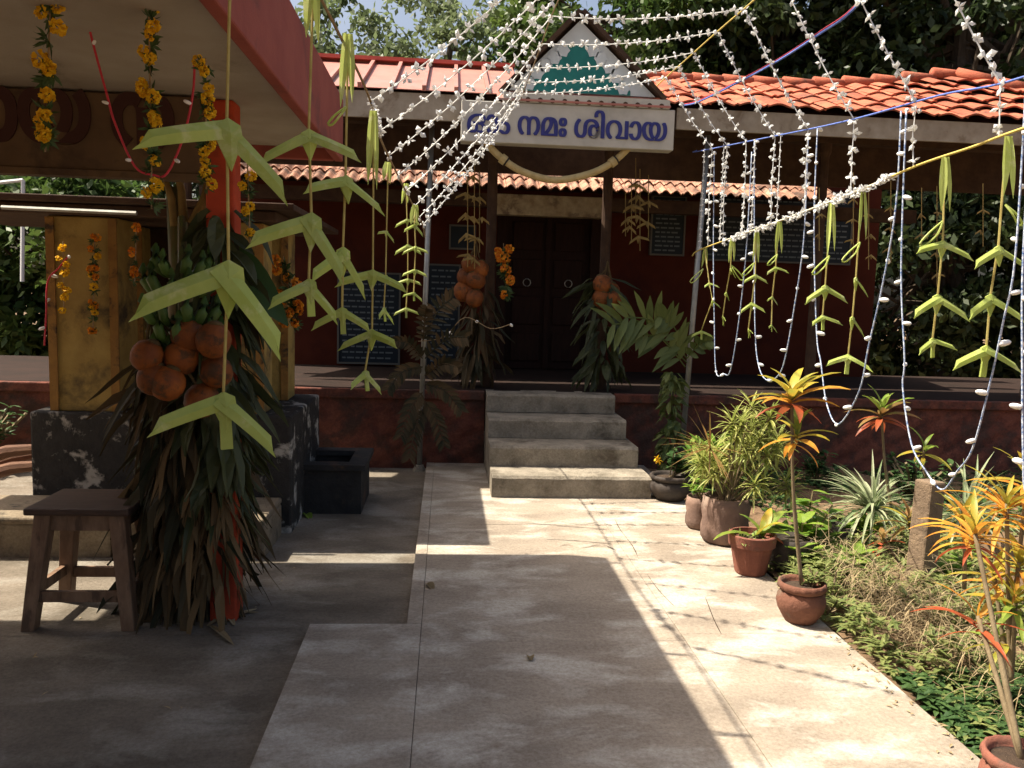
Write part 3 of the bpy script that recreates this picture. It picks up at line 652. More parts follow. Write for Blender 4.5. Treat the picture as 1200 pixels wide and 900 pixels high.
def festoon(label, group, top, arrows, plane, val, ribbon=0, strip=False, seed=0, knot=True):
    """top: pixel where it is tied; arrows: (px, py, span_px, yaw, kind)"""
    random.seed(seed+50)
    P = (lambda x, y: PX(x, y, val)) if plane == 'x' else (lambda x, y: PY(x, y, val))
    tp = P(*top); t = empty('palm_leaf_festoon', P(arrows[-1][0], arrows[-1][1]), label, 'leaf decoration', group)
    pts = [tp] + [P(a[0], a[1]) for a in arrows]
    sm = MB(); sm.tube(pts+[pts[-1]-Vector((0,0,.02))], .0045, 5); sm.build('stem', M['palm_rib'], t)
    if ribbon:
        a = tp; b = P(top[0]-2, top[1]+ribbon); q = MB()
        for (o_, w_) in ((-.012,.030),(.014,.024)):
            q.leaf(a+Vector((o_*.6,-.005,0)), (b-a)+Vector((o_,-.01,0)), (b-a).length*U(.85,1.05), w_*U(.8,1.2), droop=0, fold=.5, n=4, nrm=(U(-.6,.6),-1,0), root=.5)
        q.build('ribbon', M['palm'], t)
        if knot:
            q = MB(); l = .09*U(.7,1.2); s_ = random.choice((-1,1)); q.tube(smoothpath([b, b+Vector((s_*l*.6,-.01,-l*.5)), b+Vector((s_*l,-.01,-l)), b+Vector((s_*l*.75,-.01,-l*1.05)), b+Vector((s_*l*.3,-.02,-l*.55)), b], 3), .0045, 5); q.build('loop', M['palm'], t)
    for (px, py, span, yaw, kind) in arrows:
        c = P(px, py); dist = (c-CAM).dot(fw); S = span*dist/F/1.78/max(.45, math.cos(R(yaw)))
        face = math.atan2(-(CAM.x-c.x), (CAM.y-c.y)*-1) if False else 0
        ar = empty('arrow', c); put(ar, t); ar.location = c
        rot = (U(-.12,.08), U(-.08,.08), R(yaw)+U(-.1,.1)); tl = -.5 if plane == 'x' else -.3
        mw = lambda *e: Matrix.Translation(c) @ Euler(rot).to_matrix().to_4x4() @ Euler(e).to_matrix().to_4x4() @ Matrix.Scale(S, 4)
        spread = U(-.16,.14)
        if kind != 'r': inst('wing', WLm, ar, mw(tl+U(-.15,.15), -spread+U(-.07,.07)+(.12 if yaw > 15 else 0), U(-.2,.1)))
        if kind != 'l': inst('wing', WRm, ar, mw(tl+U(-.15,.15), spread+U(-.07,.07)+(.38 if yaw > 15 else 0), U(-.1,.2)))
        inst('hub', HBm, ar, mw(0,0,0))
        if kind == 'b': inst('tail', TBm, ar, mw(0,0,0))
    return t
# --- left, near the red-edged roof
GL = 'palm arrow chains beside the pavilion'
festoon('large three-tier chain of folded pale palm-leaf arrows hanging before the banana plant', GL, (270,-30), [(266,140,170,28,'a'),(268,306,205,18,'a'),(262,460,145,25,'b')], 'y', 2.32, 0, seed=1)
festoon('chain of palm-leaf arrows hanging beside the red roof edge, its leaf ribbon tied high', GL, (368,-40), [(362,152,118,12,'a'),(365,250,140,20,'a'),(362,327,90,30,'b')], 'y', 2.72, 100, seed=2, knot=False)
festoon('palm-leaf arrow chain with long looped ribbon between the red roof edge and white garlands', GL, (408,40), [(405,206,92,30,'a'),(402,290,85,40,'a'),(401,360,74,8,'b')], 'y', 3.1, 85, seed=3)
festoon('palm-leaf arrow chain with twisted lowest leaves, tied where the white garlands start', GL, (438,130), [(437,316,80,10,'a'),(436,386,66,-35,'a'),(428,434,50,30,'b')], 'y', 3.75, 100, seed=4, knot=False)
GF = 'small palm arrow chains by the steel pole'
for k, (tp, ars) in enumerate((((476,215),[(477,256,30,0,'a'),(478,286,34,10,'a'),(478,326,30,-10,'a'),(476,360,30,0,'b')]), ((487,240),[(486,262,28,20,'a'),(487,288,30,-20,'a'),(486,315,30,10,'a'),(485,342,24,20,'b')]), ((455,190),[(453,270,20,45,'a'),(452,322,24,20,'a'),(450,360,20,60,'b')]))):
    festoon(ORD[(1,0,2)[k]]+' small bright palm-leaf arrow chain counted from the left galvanised pole', GF, tp, ars, 'y', 5.7-k*.35, 25, seed=10+k, knot=False)

# ================================================================== POLES AND ROPES
def pole(px, py, lean, h, label, r=.024):
    b = PZ(px, py, -.05); t = empty('steel_pole', b, label, 'pole')
    MB().tube([b-Vector((0,0,.1)), b+Vector((lean*.5,0,h*.5)), b+Vector((lean,0,h))], r, 10).build('tube', M['metal'], t, smooth=True)
    MB().tube([b-Vector((0,0,.02)), b+Vector((0,0,.05))], [.07,.04], 10).build('footing', M['step'], t)
    return b
pole(491, 551, .06, 3.15, 'thin galvanised pole with dark leaves tied on it left of the steps')
pole(796, 560, .10, 3.05, 'thin galvanised pole right of the steps holding the garland ropes')
UL = [PX(605,130,.56), PX(628,70,.56), PX(650,10,.56)]
def rope(name, pts, r, m, label, cat='rope', step=6):
    q = MB(); q.tube(smoothpath(pts, step), r, 6); o = q.build(name, M[m], smooth=True); return tag(o, label, cat)
LXr = 2.1
ropeL = [Vector((-.2,6.95,2.02)), PY(495,263,6.3), PY(470,213,5.2), PY(447,165,4.4), PY(434,118,3.85), PY(405,55,3.15), Vector((-.47,2.5,2.52)), Vector((-.62,2.1,2.58)), Vector((-.66,1.6,2.6))]
rope('hanging_rope', ropeL, .006, 'coir', 'thin brown coir rope carrying the left ends of the white garlands')
rope('hanging_rope', [Vector((.56,6.98,3.12)), PX(605,130,.56), PX(628,70,.56), PX(650,10,.56), Vector((.56,3.2,3.03)), Vector((.56,1.5,3.1)), Vector((.5,-1,3.2))], .004, 'coir', 'thin cord running from the left foot of the gable over the path')
yr = [Vector((1.78,7.02,3.30)), PX(765,106,1.76), PX(815,60,1.76), PX(850,29,1.76), PX(885,-1,1.76), Vector((1.76,3.2,3.28)), Vector((1.76,-1,3.35))]
rope('hanging_rope', yr, .005, 'rope_y', 'yellow rope stretched from the right foot of the gable over the path')
br = [Vector((2.1,7.05,2.84)), PX(815,178,LXr), PX(880,165,LXr), PX(987,143,LXr), PX(1100,112,LXr), PX(1200,90,LXr), Vector((2.1,2.0,2.42)), Vector((2.1,-1,2.6))]
rope('hanging_rope', br, .0045, 'rope_b', 'blue rope stretched above the potted plants, carrying garlands and light strings')
lr = [Vector((2.08,6.95,1.94)), PX(822,292,LXr), PX(905,262,LXr), PX(1000,226,LXr), PX(1075,194,LXr), PX(1140,172,LXr), PX(1200,150,LXr), Vector((2.1,2.2,2.24)), Vector((2.1,-1,2.4))]
rope('hanging_rope', lr, .0055, 'rope_y', 'low yellow rope along the garden carrying pale palm-leaf arrows')
rb = [PX(822,118,1.95), PX(900,78,1.95), PX(960,40,1.95), PX(1008,3,1.95), Vector((1.95,3.3,3.2)), Vector((1.95,-1,3.6))]
rope('hanging_rope', [Vector((1.95,7.02,3.2))]+rb, .006, 'rope_b', 'blue rope twined with red cord rising from the tiled roof')
rope('red_rope', [p+Vector((0,.0,.011)) for p in [Vector((1.95,7.02,3.2))]+rb], .004, 'rope_r', 'red cord lying along the blue rope that rises from the tiled roof')

# ================================================================== WHITE PAPER GARLANDS
def bow_mesh(seed):
    random.seed(seed); g = MB()
    for k in range(4):
        a = k*pi/2+U(-.5,.5); d = Vector((math.cos(a), math.sin(a), U(-.35,.35))).normalized(); s = d.orthogonal().normalized(); u_ = d.cross(s); L = U(.7,1.0); w_ = U(.28,.4)
        g.add([(0,0,0), d*L*.55+s*w_, d*L, d*L*.55-s*w_, d*L*.5+u_*w_*.6, d*L*.5-u_*w_*.6], [(0,1,4),(1,2,4),(2,3,4),(3,0,4),(1,0,5),(2,1,5),(3,2,5),(0,3,5)])
    return g.mesh('bow', M['paper'])
BOW = [bow_mesh(i) for i in range(5)]
def curve_at(pts, key, val):
    P = smoothpath(pts, 8)
    for a, b in zip(P, P[1:]):
        u0_, u1_ = a[key], b[key]
        if (u0_-val)*(u1_-val) <= 0 and u0_ != u1_: return lerp(a, b, (val-u0_)/(u1_-u0_))
    return P[-1]
ulr = [Vector((.56,6.98,3.12)), PX(605,130,.56), PX(628,70,.56), PX(650,10,.56), Vector((.56,3.2,3.03)), Vector((.56,1.5,3.1))]
Ys = [6.72, 6.36, 5.95, 5.42, 4.92, 4.36, 3.78, 3.2]
for k, y in enumerate(Ys):
    random.seed(200+k)
    pl_ = curve_at(ropeL, 1, max(3.86, 3.86+(y-3.2)*.70)); pu = curve_at(ulr, 1, y-.05); pr = curve_at(yr, 1, y+.15); pb = curve_at(br, 1, y-.1); pd = curve_at(lr, 1, y-.12)
    t = empty('paper_garland', pd, ORD[k]+' string of white paper bows counted from the temple steps', 'garland', 'white paper bow garlands over the path')
    path = sag(pl_, pu, .05, 8)[:-1] + sag(pu, pr, .035, 8)[:-1] + sag(pr, pb, .03, 8)[:-1] + [pb, lerp(pb, pd, .5)+Vector((U(-.01,.01),0,0)), pd]
    q = MB(); q.tube(path, .003, 4); q.build('string', M['paper'], t)
    for i, (p, d) in enumerate(resample(path, .074)):
        inst('bow', BOW[(i*3+k) % 5], t, TR(p+Vector((U(-.006,.006), U(-.006,.006), U(-.006,.006))), (U(0,6), U(0,6), U(0,6)), U(.034,.046)))
for k, px in enumerate((835, 858, 895, 925)):
    random.seed(260+k); a = PX(px, 0, LXr); a = curve_at(br, 1, a.y); b = curve_at(lr, 1, a.y-.02)
    t = empty('tinsel_strand', b, ORD[k]+' short white tinsel strand from the right pole, between blue and yellow ropes', 'garland', 'short tinsel strands')
    q = MB(); q.tube([a, b], .0025, 4); q.build('string', M['paper'], t)
    for i, (p, d) in enumerate(resample([a, b], .05)): inst('bow', BOW[(i+k) % 5], t, TR(p, (U(0,6), U(0,6), U(0,6)), U(.018,.026)))
# dense tinsel on the low yellow rope and on the coir rope
for nm, lab, pts, n in (('tinsel_garland', 'dense white tinsel wound along the low yellow rope above the plants', [curve_at(lr,1,y) for y in np.linspace(6.2,3.85,30)], 130), ('tinsel_garland', 'short white tinsel clump tied on the brown coir rope', [curve_at(ropeL,1,y) for y in np.linspace(4.35,3.9,6)], 22)):
    t = empty(nm, pts[0], lab, 'garland'); q = MB(); q.tube(pts, .006, 5); q.build('cord', M['paper'], t)
    for i in range(n):
        u_ = U(0,1)
        if n > 50 and (.2 < u_ < .3 or .42 < u_ < .50): continue
        p = pts[min(int(u_*(len(pts)-1)), len(pts)-2)]; p2 = pts[min(int(u_*(len(pts)-1)), len(pts)-2)+1]
        inst('bow', BOW[i % 5], t, TR(lerp(p, p2, U(0,1))+Vector((U(-.01,.01),U(-.01,.01),U(-.02,.012))), (U(0,6),U(0,6),U(0,6)), U(.022,.036)))

# ================================================================== RIGHT FESTOONS
GR = 'palm arrow chains along the low yellow rope'
LR_ = ' chain of pale palm-leaf arrows from the right pole along the low yellow rope'
Rf = [((826,290),[(831,331,22,10,'a'),(835,352,18,40,'r'),(822,387,26,0,'b')],25), ((858,280),[(856,314,13,60,'a'),(851,342,13,50,'a'),(847,370,12,70,'b')],30),
      ((886,268),[(885,321,31,5,'a'),(881,354,33,0,'a'),(877,385,12,70,'b')],40), ((913,260),[(909,312,29,0,'a'),(905,347,20,20,'a'),(904,380,15,45,'b')],38),
      ((974,238),[(967,334,58,5,'a'),(964,369,42,10,'b')],62), ((1010,224),[(1003,325,40,40,'r'),(999,371,44,30,'r'),(994,415,56,0,'b')],60),
      ((1107,184),[(1105,282,70,5,'a'),(1099,345,78,8,'a'),(1093,396,54,12,'b')],75), ((1180,160),[(1170,288,78,8,'a'),(1161,345,84,5,'a'),(1156,405,88,0,'b')],80)]
for k, (tp, ars, rb_) in enumerate(Rf): festoon(ORD[k]+LR_, GR, tp, ars, 'x', LXr, rb_, seed=30+k)
# dull dry arrows deep in the veranda shade
_p = M['palm']
def drychain(px, py, n, y, span, seed, label, grp):
    random.seed(seed); t = empty('dry_leaf_chain', PY(px, py+n*22, y), label, 'leaf decoration', grp)
    q = MB(); q.tube([PY(px, py-30, y), PY(px, py+n*22, y)], .004, 4); q.build('stem', M['palm_dry'], t)
    for j in range(n):
        c = PY(px+U(-3,3), py+j*24, y); S = span*(c-CAM).dot(fw)/F/1.8
        for me in (DW, DWR, DT):
            inst('leaf', me, t, TR(c, (U(-.3,.3), U(-.3,.3), U(-.6,.6)), S))
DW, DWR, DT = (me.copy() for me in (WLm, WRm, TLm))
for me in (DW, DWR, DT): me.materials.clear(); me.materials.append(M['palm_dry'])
for k, (px, py, n) in enumerate(((1080,250,2),(1098,248,4),(1044,242,3),(1152,245,2),(1000,232,3),(1018,250,3),(960,250,2))):
    drychain(px, py, n, 6.9, 17, 70+k, 'dull dry palm-leaf arrow chain hanging in the veranda shade behind the bright arrows', 'dry arrow chains in the veranda')
for k, (px, py, n, s) in enumerate(((548,225,4,26),(556,205,5,24),(562,230,3,22),(740,240,2,24),(750,228,3,26),(760,235,2,26),(733,255,1,24),(745,215,2,26))):
    drychain(px, py, n, 7.5, s, 90+k, 'dried yellow palm-leaf arrows hanging in a clump beside the %s veranda post' % ('left' if px < 650 else 'right'), 'dried arrow clump by the %s post' % ('left' if px < 650 else 'right'))

# ================================================================== LIGHT STRINGS
cap = MB(); cap.lathe([(.004,0),(.009,.006),(.0105,.02),(.008,.034),(.0035,.04)], 8); CAPm = cap.mesh('bulb', M['bulb'], True)
def lights(pix, plane, val, label, m='wire', step=.2, r=.0038, grp='white light strings over the garden', s=1.0, seed=0):
    random.seed(seed+400)
    P = (lambda x, y: PX(x, y, val)) if plane == 'x' else (lambda x, y: PY(x, y, val))
    pts = smoothpath([P(*p) for p in pix], 5); t = empty('light_string', min(pts, key=lambda p: p.z), label, 'light string', grp)
    q = MB(); q.tube(pts, r, 6); o = q.build('wire', M[m], t, smooth=True)
    for i, (p, d) in enumerate(resample(pts, step)):
        a = U(0, 6); inst('bulb', CAPm, t, TR(p, (R(90)+U(-.4,.4), 0, a), s*U(.9,1.2)))
LB = ' blue and white light string from the right pole, looping over the plants'
lights([(837,178),(836,290),(837,370),(839,435),(848,438),(856,434),(866,375),(875,287),(881,178)], 'x', LXr+.03, ORD[0]+LB, seed=1)
lights([(884,166),(884,275),(885,390),(890,432),(900,446),(912,440),(920,420),(930,365),(942,280),(947,160)], 'x', LXr+.05, ORD[1]+LB, seed=2)
lights([(958,150),(954,265),(957,390),(962,425),(969,474),(983,497),(1007,458),(1018,405),(1035,330),(1050,240),(1056,130)], 'x', LXr+.03, ORD[2]+LB, seed=3)
lights([(1062,130),(1056,315),(1060,420),(1058,455),(1068,520),(1085,552),(1104,574),(1122,552),(1140,525),(1160,450),(1175,380),(1190,300),(1203,90)], 'x', LXr+.03, ORD[3]+LB, seed=4)
lights([(1212,90),(1199,300),(1198,430),(1199,530),(1203,580),(1230,600)], 'x', LXr+.0, ORD[4]+LB, seed=5)
lights([(98,-20),(104,30),(125,110),(135,145),(158,195),(180,205),(196,203),(215,160),(226,110),(228,70)], 'y', 3.0, 'red light string with clear bulbs hanging under the pavilion roof', 'wire_red', .2, .004, 'red light strings', .62, 6)
lights([(80,300),(68,315),(56,330),(54,370),(52,405)], 'y', 5.2, 'short red light string dangling beside the yellow pillar', 'wire_red', .16, .005, 'red light strings', .9, 7)
lights([(598,380),(575,385),(545,372),(520,395),(490,400)], 'y', 7.0, 'dark light string with white petals strung across the left leaf bundle', 'coir', .3, .004, 'red light strings', 1.3, 8)

# ================================================================== MARIGOLD GARLANDS
def flower_mesh(seed, m, n=34):
    random.seed(seed); g = MB()
    for i in range(n):
        z = U(-1,1); a = U(0,2*pi); s_ = math.sqrt(1-z*z); d = Vector((s_*math.cos(a), s_*math.sin(a), z*.75))
        t = d.orthogonal().normalized(); b = d.cross(t); q = U(0,6); t2 = t*math.cos(q)+b*math.sin(q); b2 = d.cross(t2).normalized()
        c = d*.45; w_ = .38
        g.add([c-t2*w_*.5, c+d*.35-t2*w_-b2*.12, c+d*.62+b2*.1, c+d*.35+t2*w_-b2*.12, c+t2*w_*.5], [(0,1,2,3,4)])
    return g.mesh('flower', m)
FLY = [flower_mesh(i, M['marigold']) for i in range(3)]; FLO = [flower_mesh(i+9, M['marigold_o']) for i in range(2)]
lt = MB(); random.seed(77)
for i in range(9): lt.leaf((0,0,0), (U(-1,1), U(-1,1), U(-.8,.8)), 1.0, .3, droop=.4, fold=.2, n=2)
LTm = lt.mesh('leaf_tuft', M['garleaf'])
def marigold(x0, y0, x1, y1, Y, n, fr, label, fl=None, tuft=True, seed=0, spread=1.0):
    random.seed(seed+600); t = empty('marigold_garland', PY(x1, y1, Y), label, 'garland', None)
    q = MB(); q.tube([PY(x0, y0, Y), PY((x0+x1)/2, (y0+y1)/2, Y), PY(x1, y1, Y)], .003, 4); q.build('thread', M['coir'], t)
    for i in range(n):
        f = (i+U(.15,.85))/n; p = PY(x0+(x1-x0)*f, y0+(y1-y0)*f, Y)
        for k in range(random.choice((1,1,2))): inst('flower', (fl or FLY)[(i+k) % len(fl or FLY)], t, TR(p+Vector((U(-1,1)*fr*.8*spread, U(-1,0)*fr*.6, U(-1,1)*fr*.6)), (U(0,6),U(0,6),U(0,6)), fr*U(.7,1.0)))
        if tuft:
            for k in range(2): inst('leaf_tuft', LTm, t, TR(PY(x0+(x1-x0)*min(1,f+U(.2,.7)/n), y0+(y1-y0)*min(1,f+U(.2,.7)/n), Y)+Vector((U(-.01,.01),0,0)), (U(0,6),U(0,6),U(0,6)), fr*U(1.0,1.6)))
marigold(60,-25,53,178,2.75,8,.033,'yellow marigold garland hanging before the big letters, widely spaced blooms', seed=1)
marigold(174,-25,178,245,2.75,12,.028,'longest yellow marigold garland, hanging in front of the brown board', seed=2)
marigold(241,68,242,222,2.75,11,.025,'yellow marigold garland hanging between the brown board and the red column', seed=3)
marigold(290,190,293,285,3.4,5,.026,'short sparse marigold garland hanging right of the red column', seed=4)
marigold(74,283,75,365,5.2,7,.030,'small yellow marigold string on the left edge of the yellow pillar', seed=5, tuft=False)
marigold(111,275,109,388,5.38,10,.030,'thin string of red, yellow and dark blossoms down the yellow pillar face', fl=FLO+FLY[:1], seed=6)
marigold(332,300,345,380,5.9,9,.05,'orange and red blossom garland on the far right yellow pillar', fl=FLO, seed=7, spread=1.8)
marigold(590,285,594,345,7.6,6,.06,'orange marigold garland hanging at the left door jamb', fl=FLO, seed=8)
marigold(160,262,158,330,4.6,3,.03,'few orange blossoms hanging between the yellow pillar and banana plant', fl=FLO, seed=9)

# ================================================================== ENTRANCE LEAF BUNDLES AND COCONUTS
coconuts('coconut_bunch', 'dim orange coconut bunch hanging beside the left veranda post', [(552,310),(546,325),(558,328),(551,343),(562,316),(543,342),(556,350)], 7.7, .95)
coconuts('coconut_bunch', 'dim orange coconut bunch hanging beside the right veranda post', [(706,334),(715,342),(704,350),(712,360),(718,350)], 7.7, 1.0)
def frondbunch(name, label, cx, cy, y, specs, m, W=.05, sub=.4, kk=6):
    t = empty(name, PY(cx, cy, y), label, 'leaves')
    for (px, py, qx, qy) in specs:
        a = PY(px, py, y); b = PY(qx, qy, y-U(0,.25)); mid = lerp(a, b, .55)+Vector((0,0,(b-a).length*.16)); P = smoothpath([a, mid, b], kk); q = MB()
        q.tube(P, .006, 4)
        for i in range(1, len(P)):
            d = (P[i]-P[i-1]).normalized(); sd = d.cross(Vector((0,-1,.2))).normalized(); L = (b-a).length*sub*(1-.45*abs(i/len(P)-.4))
            for s in (-1,1): q.leaf(P[i], d*.7+sd*s+Vector((0,-.2,0)), L*U(.8,1.1), W*U(.8,1.2), droop=.6, fold=.15, n=4, nrm=(0,-1,.3))
        q.build('frond', M[m], t)
random.seed(31)
frondbunch('leaf_bundle', 'dark leaf bundle tied round the galvanised pole left of the steps', 498, 480, 7.05, [(495,400,530,350),(498,420,545,395),(495,430,455,455),(498,450,540,480),(495,460,470,510),(498,440,535,430),(495,420,465,400),(498,470,520,520),(496,400,500,360),(495,480,480,535)], 'lf_dead', .032, .3)
frondbunch('palm_fronds', 'green palm fronds arching from the pole right of the steps', 800, 440, 6.9, [(805,420,735,372),(805,425,720,380),(803,430,752,392),(805,415,775,372),(805,420,830,400)], 'lf_frond', .06, .42, 3)
skirt('creeper', 'spotted leafy creeper climbing the pole right of the steps', 'creeper', PY(782,530,6.9).x, 6.85, .05, .95, .06, 190, .11, .045, 'lf_frond', 1.0, 12)
skirt('dark_leaf_bunch', 'dark leaves bunched round the coconuts on the right veranda post', 'leaves', PY(705,400,7.7).x, 7.7, .7, 1.75, .12, 120, .3, .05, 'lf_darkpalm', .6, 13)
skirt('dark_leaf_bunch', 'dark leaves bunched below the coconuts on the left veranda post', 'leaves', PY(562,400,7.75).x, 7.78, .7, 1.6, .12, 110, .3, .05, 'lf_dead', .5, 14)

# ================================================================== GARDEN
def pot(name, label, px, py, rr_, h, style, matn, soil=True, z=0.0):
    b = PZ(px, py, z); t = empty(name, b, label, 'pot' if 'pot' in name else 'grow bag')
    if style == 'rib':
        prof = [(rr_*.62,0),(rr_*.66,.01),(rr_*.88,h*.68),(rr_*.90,h*.70),(rr_*1.0,h*.72),(rr_*1.03,h*.98),(rr_*.99,h),(rr_*.9,h),(rr_*.88,h*.86),(rr_*.1,h*.85)]
        m = lambda i, k: (.025 if (k//2) % 2 and 1 <= i <= 2 else 0)
        MB().lathe(prof, 40, b, m).build('body', M[matn], t, smooth=False)
    elif style == 'belly':
        prof = [(rr_*.62,0),(rr_*.70,.01),(rr_*.98,h*.32),(rr_*1.06,h*.50),(rr_*1.02,h*.64),(rr_*.93,h*.74),(rr_*.90,h*.78)]
        MB().lathe(prof, 36, b).build('body', M[matn], t, smooth=True)
        MB().lathe([(rr_*.88,h*.78),(rr_*.99,h*.82),(rr_*1.04,h*.90),(rr_*1.0,h*.99),(rr_*.92,h),(rr_*.84,h*.9),(rr_*.8,h*.8)], 48, b, lambda i, k: .03*math.sin(k*2*pi/48*16) if 1 <= i <= 3 else 0).build('rope_rim', M[matn], t, smooth=True)
    else:
        prof = [(rr_*.8,0),(rr_*.98,.02),(rr_*1.0,h*.3),(rr_*.96,h*.5),(rr_*1.04,h*.8),(rr_*.97,h),(rr_*.9,h*1.0),(rr_*.88,h*.9)]
        MB().lathe(prof, 24, b, lambda i, k: .04*math.sin(k*1.9+i)+.02*math.sin(k*3.3)).build('body', M[matn], t, smooth=True)
    MB().lathe([(rr_*.87,h*.84),(rr_*.6,h*.88),(.005,h*.9)], 14, b).build('soil', M['potsoil'], t, smooth=True)
    return b, h
LEAFM = {}
def croton_leaf(m, L=1, W=.16):
    if (m, W) not in LEAFM:
        q = MB(); q.leaf((0,0,0), (1,0,.25), 1.0, W, droop=1.0, fold=.35, n=6, r=.5, root=.35, wav=.04); LEAFM[(m, W)] = q.mesh('leaf', M[m], True)
    return LEAFM[(m, W)]
def rosette(t, c, n, L, mats, W=.16, up0=1.25, dn=-.35, seed=0):
    random.seed(seed+800)
    for i in range(n):
        f = i/(n-1); el = up0+(dn-up0)*f+U(-.25,.25); az = i*2.4+U(-.5,.5); m = mats[min(int(f*len(mats)), len(mats)-1)]
        inst('leaf', croton_leaf(m, 1, W), t, Matrix.Translation(c+Vector((0,0,-.07*f))) @ Euler((0,0,az)).to_matrix().to_4x4() @ Euler((U(-.3,.3),-el,0)).to_matrix().to_4x4() @ Matrix.Scale(L*U(.75,1.1)*(.7+.3*math.sin(f*pi)), 4))
def croton(label, base, heads, seed=0, one=False):
    t = empty('croton_plant', base, label, 'plant')
    for k, (c, n, L, mats, W) in enumerate(heads):
        q = MB(); c = Vector(c)
        if not (k and one): q.tube(smoothpath([Vector(base), lerp(base, c, .5)+Vector((U(-.02,.02),0,0)), c], 4), [.010]*4+[.008]*4+[.007], 7); q.build('stem', M['stem'], t, smooth=True)
        rosette(t, c, n, L, mats, W, seed=seed+k)
    return t
# round terracotta pot and its tall croton
b, h = pot('plant_pot', 'round terracotta pot with twisted rope rim at the path edge', 937, 727, .112, .20, 'belly', 'terra2')
croton('tall yellow and orange croton growing from the round rope-rimmed pot', b+Vector((0,0,.17)), [(PY(928,462,b.y), 20, .26, ['cro_y','cro_y','cro_o','cro_r'], .2), (PY(934,505,b.y), 14, .22, ['cro_g','cro_y','cro_o'], .2)], 1, True)
bpw = b.copy()
# ribbed pot
b, h = pot('plant_pot', 'ribbed red terracotta pot with moulded panels beside the path', 879, 671, .132, .235, 'rib', 'terra')
t = empty('leafy_croton', b+Vector((.03,0,.2)), 'young croton with few broad leaves in the ribbed red pot', 'plant')
for k, (dx, m, L, az, el) in enumerate(((.05,'cro_g',.24,.3,.9),(.06,'cro_y',.20,.8,1.1),(.0,'cro_g',.22,-.2,.35),(-.02,'cro_g',.24,3.3,.25),(.08,'cro_r',.12,-.5,-.1),(.05,'cro_g',.18,2.2,.9),(.03,'cro_y',.2,-1.0,.9))):
    inst('leaf', croton_leaf(m, 1, .3), t, Matrix.Translation(b+Vector((dx,0,.22))) @ Euler((0,0,az)).to_matrix().to_4x4() @ Euler((.2,-el,0)).to_matrix().to_4x4() @ Matrix.Scale(L, 4))
q = MB(); random.seed(9)
for i in range(120): q.leaf(b+Vector((U(-.1,.08),U(-.09,.09),.2)), (U(-1,1),U(-1,1),U(.3,1)), U(.03,.07), .012, droop=.6, n=2)
q.build('underplanting', M['lf_weed'], t)['kind'] = 'stuff'
# grow bags by the path
b1, _ = pot('grow_bag', 'crumpled brown grow bag holding the bushy striped dracaena', 848, 634, .15, .30, 'bag', 'bag')
t = empty('dracaena', b1+Vector((0,0,.27)), 'bushy yellow-green striped dracaena beside the path', 'plant'); random.seed(21); q = MB(); s_ = MB()
for k in range(30):
    a = U(0,2*pi); r_ = .30*math.sqrt(U(0,1)); z = U(.14,.62)*(1-.45*(r_/.30)**2); c = b1+Vector((.12+r_*math.cos(a), r_*math.sin(a), .28+z))
    s_.tube([b1+Vector((U(-.05,.05),U(-.05,.05),.25)), lerp(b1+Vector((0,0,.25)), c, .6)+Vector((0,0,-.02)), c], .006, 5)
    for i in range(30):
        az = i*2.4; el = 1.25-1.75*i/29; q.leaf(c+Vector((0,0,-.05*i/29)), (math.cos(az)*math.cos(el), math.sin(az)*math.cos(el), math.sin(el)), U(.11,.18), .014, droop=U(.5,1.1), fold=.3, n=4, root=.5)
q.build('foliage', M['lf_dracaena'], t)['kind'] = 'stuff'; s_.build('stems', M['stem'], t)
q = MB(); c = PY(832,525,5.0)
for i in range(26): q.leaf(c, (U(-1.3,.5),U(-1,.3),U(-.3,.7)), U(.2,.34), .012, droop=.35, n=4, root=.6)
tag(q.build('spiky_cordyline', M['cro_b']), 'thin pinkish brown spiky leaves fanning out left of the dracaena', 'plant')
b2, _ = pot('grow_bag', 'small dark brown grow bag nearest the steps', 820, 618, .10, .22, 'bag', 'bag')
def bush(name, label, c, rx, ry, rz, n, L, W, m, cat='plant', kind=None, seed=0, up_=.3, stem=True, droop=.4):
    random.seed(seed+900); t = empty(name, Vector(c), label, cat); q = MB(); s_ = MB()
    tips = []
    for k in range(max(3, n//14)):
        a = U(0,2*pi); r_ = math.sqrt(U(0,1)); tips.append(Vector(c)+Vector((rx*r_*math.cos(a), ry*r_*math.sin(a), rz*U(.25,1)*(1-.3*r_))))
    for tp in tips: s_.tube([Vector(c)+Vector((U(-.02,.02),U(-.02,.02),0)), lerp(c, tp, .6), tp], .005 if rx < .5 else .012, 4)
    for i in range(n):
        tp = random.choice(tips); p = lerp(c, tp, U(.45,1.02)); a = U(0,2*pi)
        q.leaf(p, (math.cos(a), math.sin(a), U(-.2,.6)+up_), L*U(.6,1.2), W*U(.7,1.2), droop=droop, fold=.2, n=3)
    o = q.build('foliage', M[m], t); o['kind'] = 'stuff'
    if stem: s_.build('stems', M['stem'], t)
    return t
bush('pot_weeds', 'small grey-green weeds sprouting in the round rope-rimmed pot', bpw+Vector((.03,0,.17)), .1, .09, .12, 90, .05, .016, 'lf_weed', seed=71)
bush('pot_weeds', 'feathery green weeds leaning on the round rope-rimmed pot', Vector((bpw.x+.2,bpw.y+.1,0)), .14, .14, .3, 150, .07, .02, 'lf_weed', seed=72)
bush('green_plant', 'small fresh green plant in the dark bag nearest the steps', b2+Vector((0,0,.2)), .09, .09, .22, 60, .07, .028, 'lf_bright', seed=1)
bush('green_plant', 'tall pale green shoots rising behind the striped dracaena', PZ(838,600,0)+Vector((0,.35,0)), .12, .1, .85, 60, .2, .04, 'lf_bright', seed=2, up_=.8)
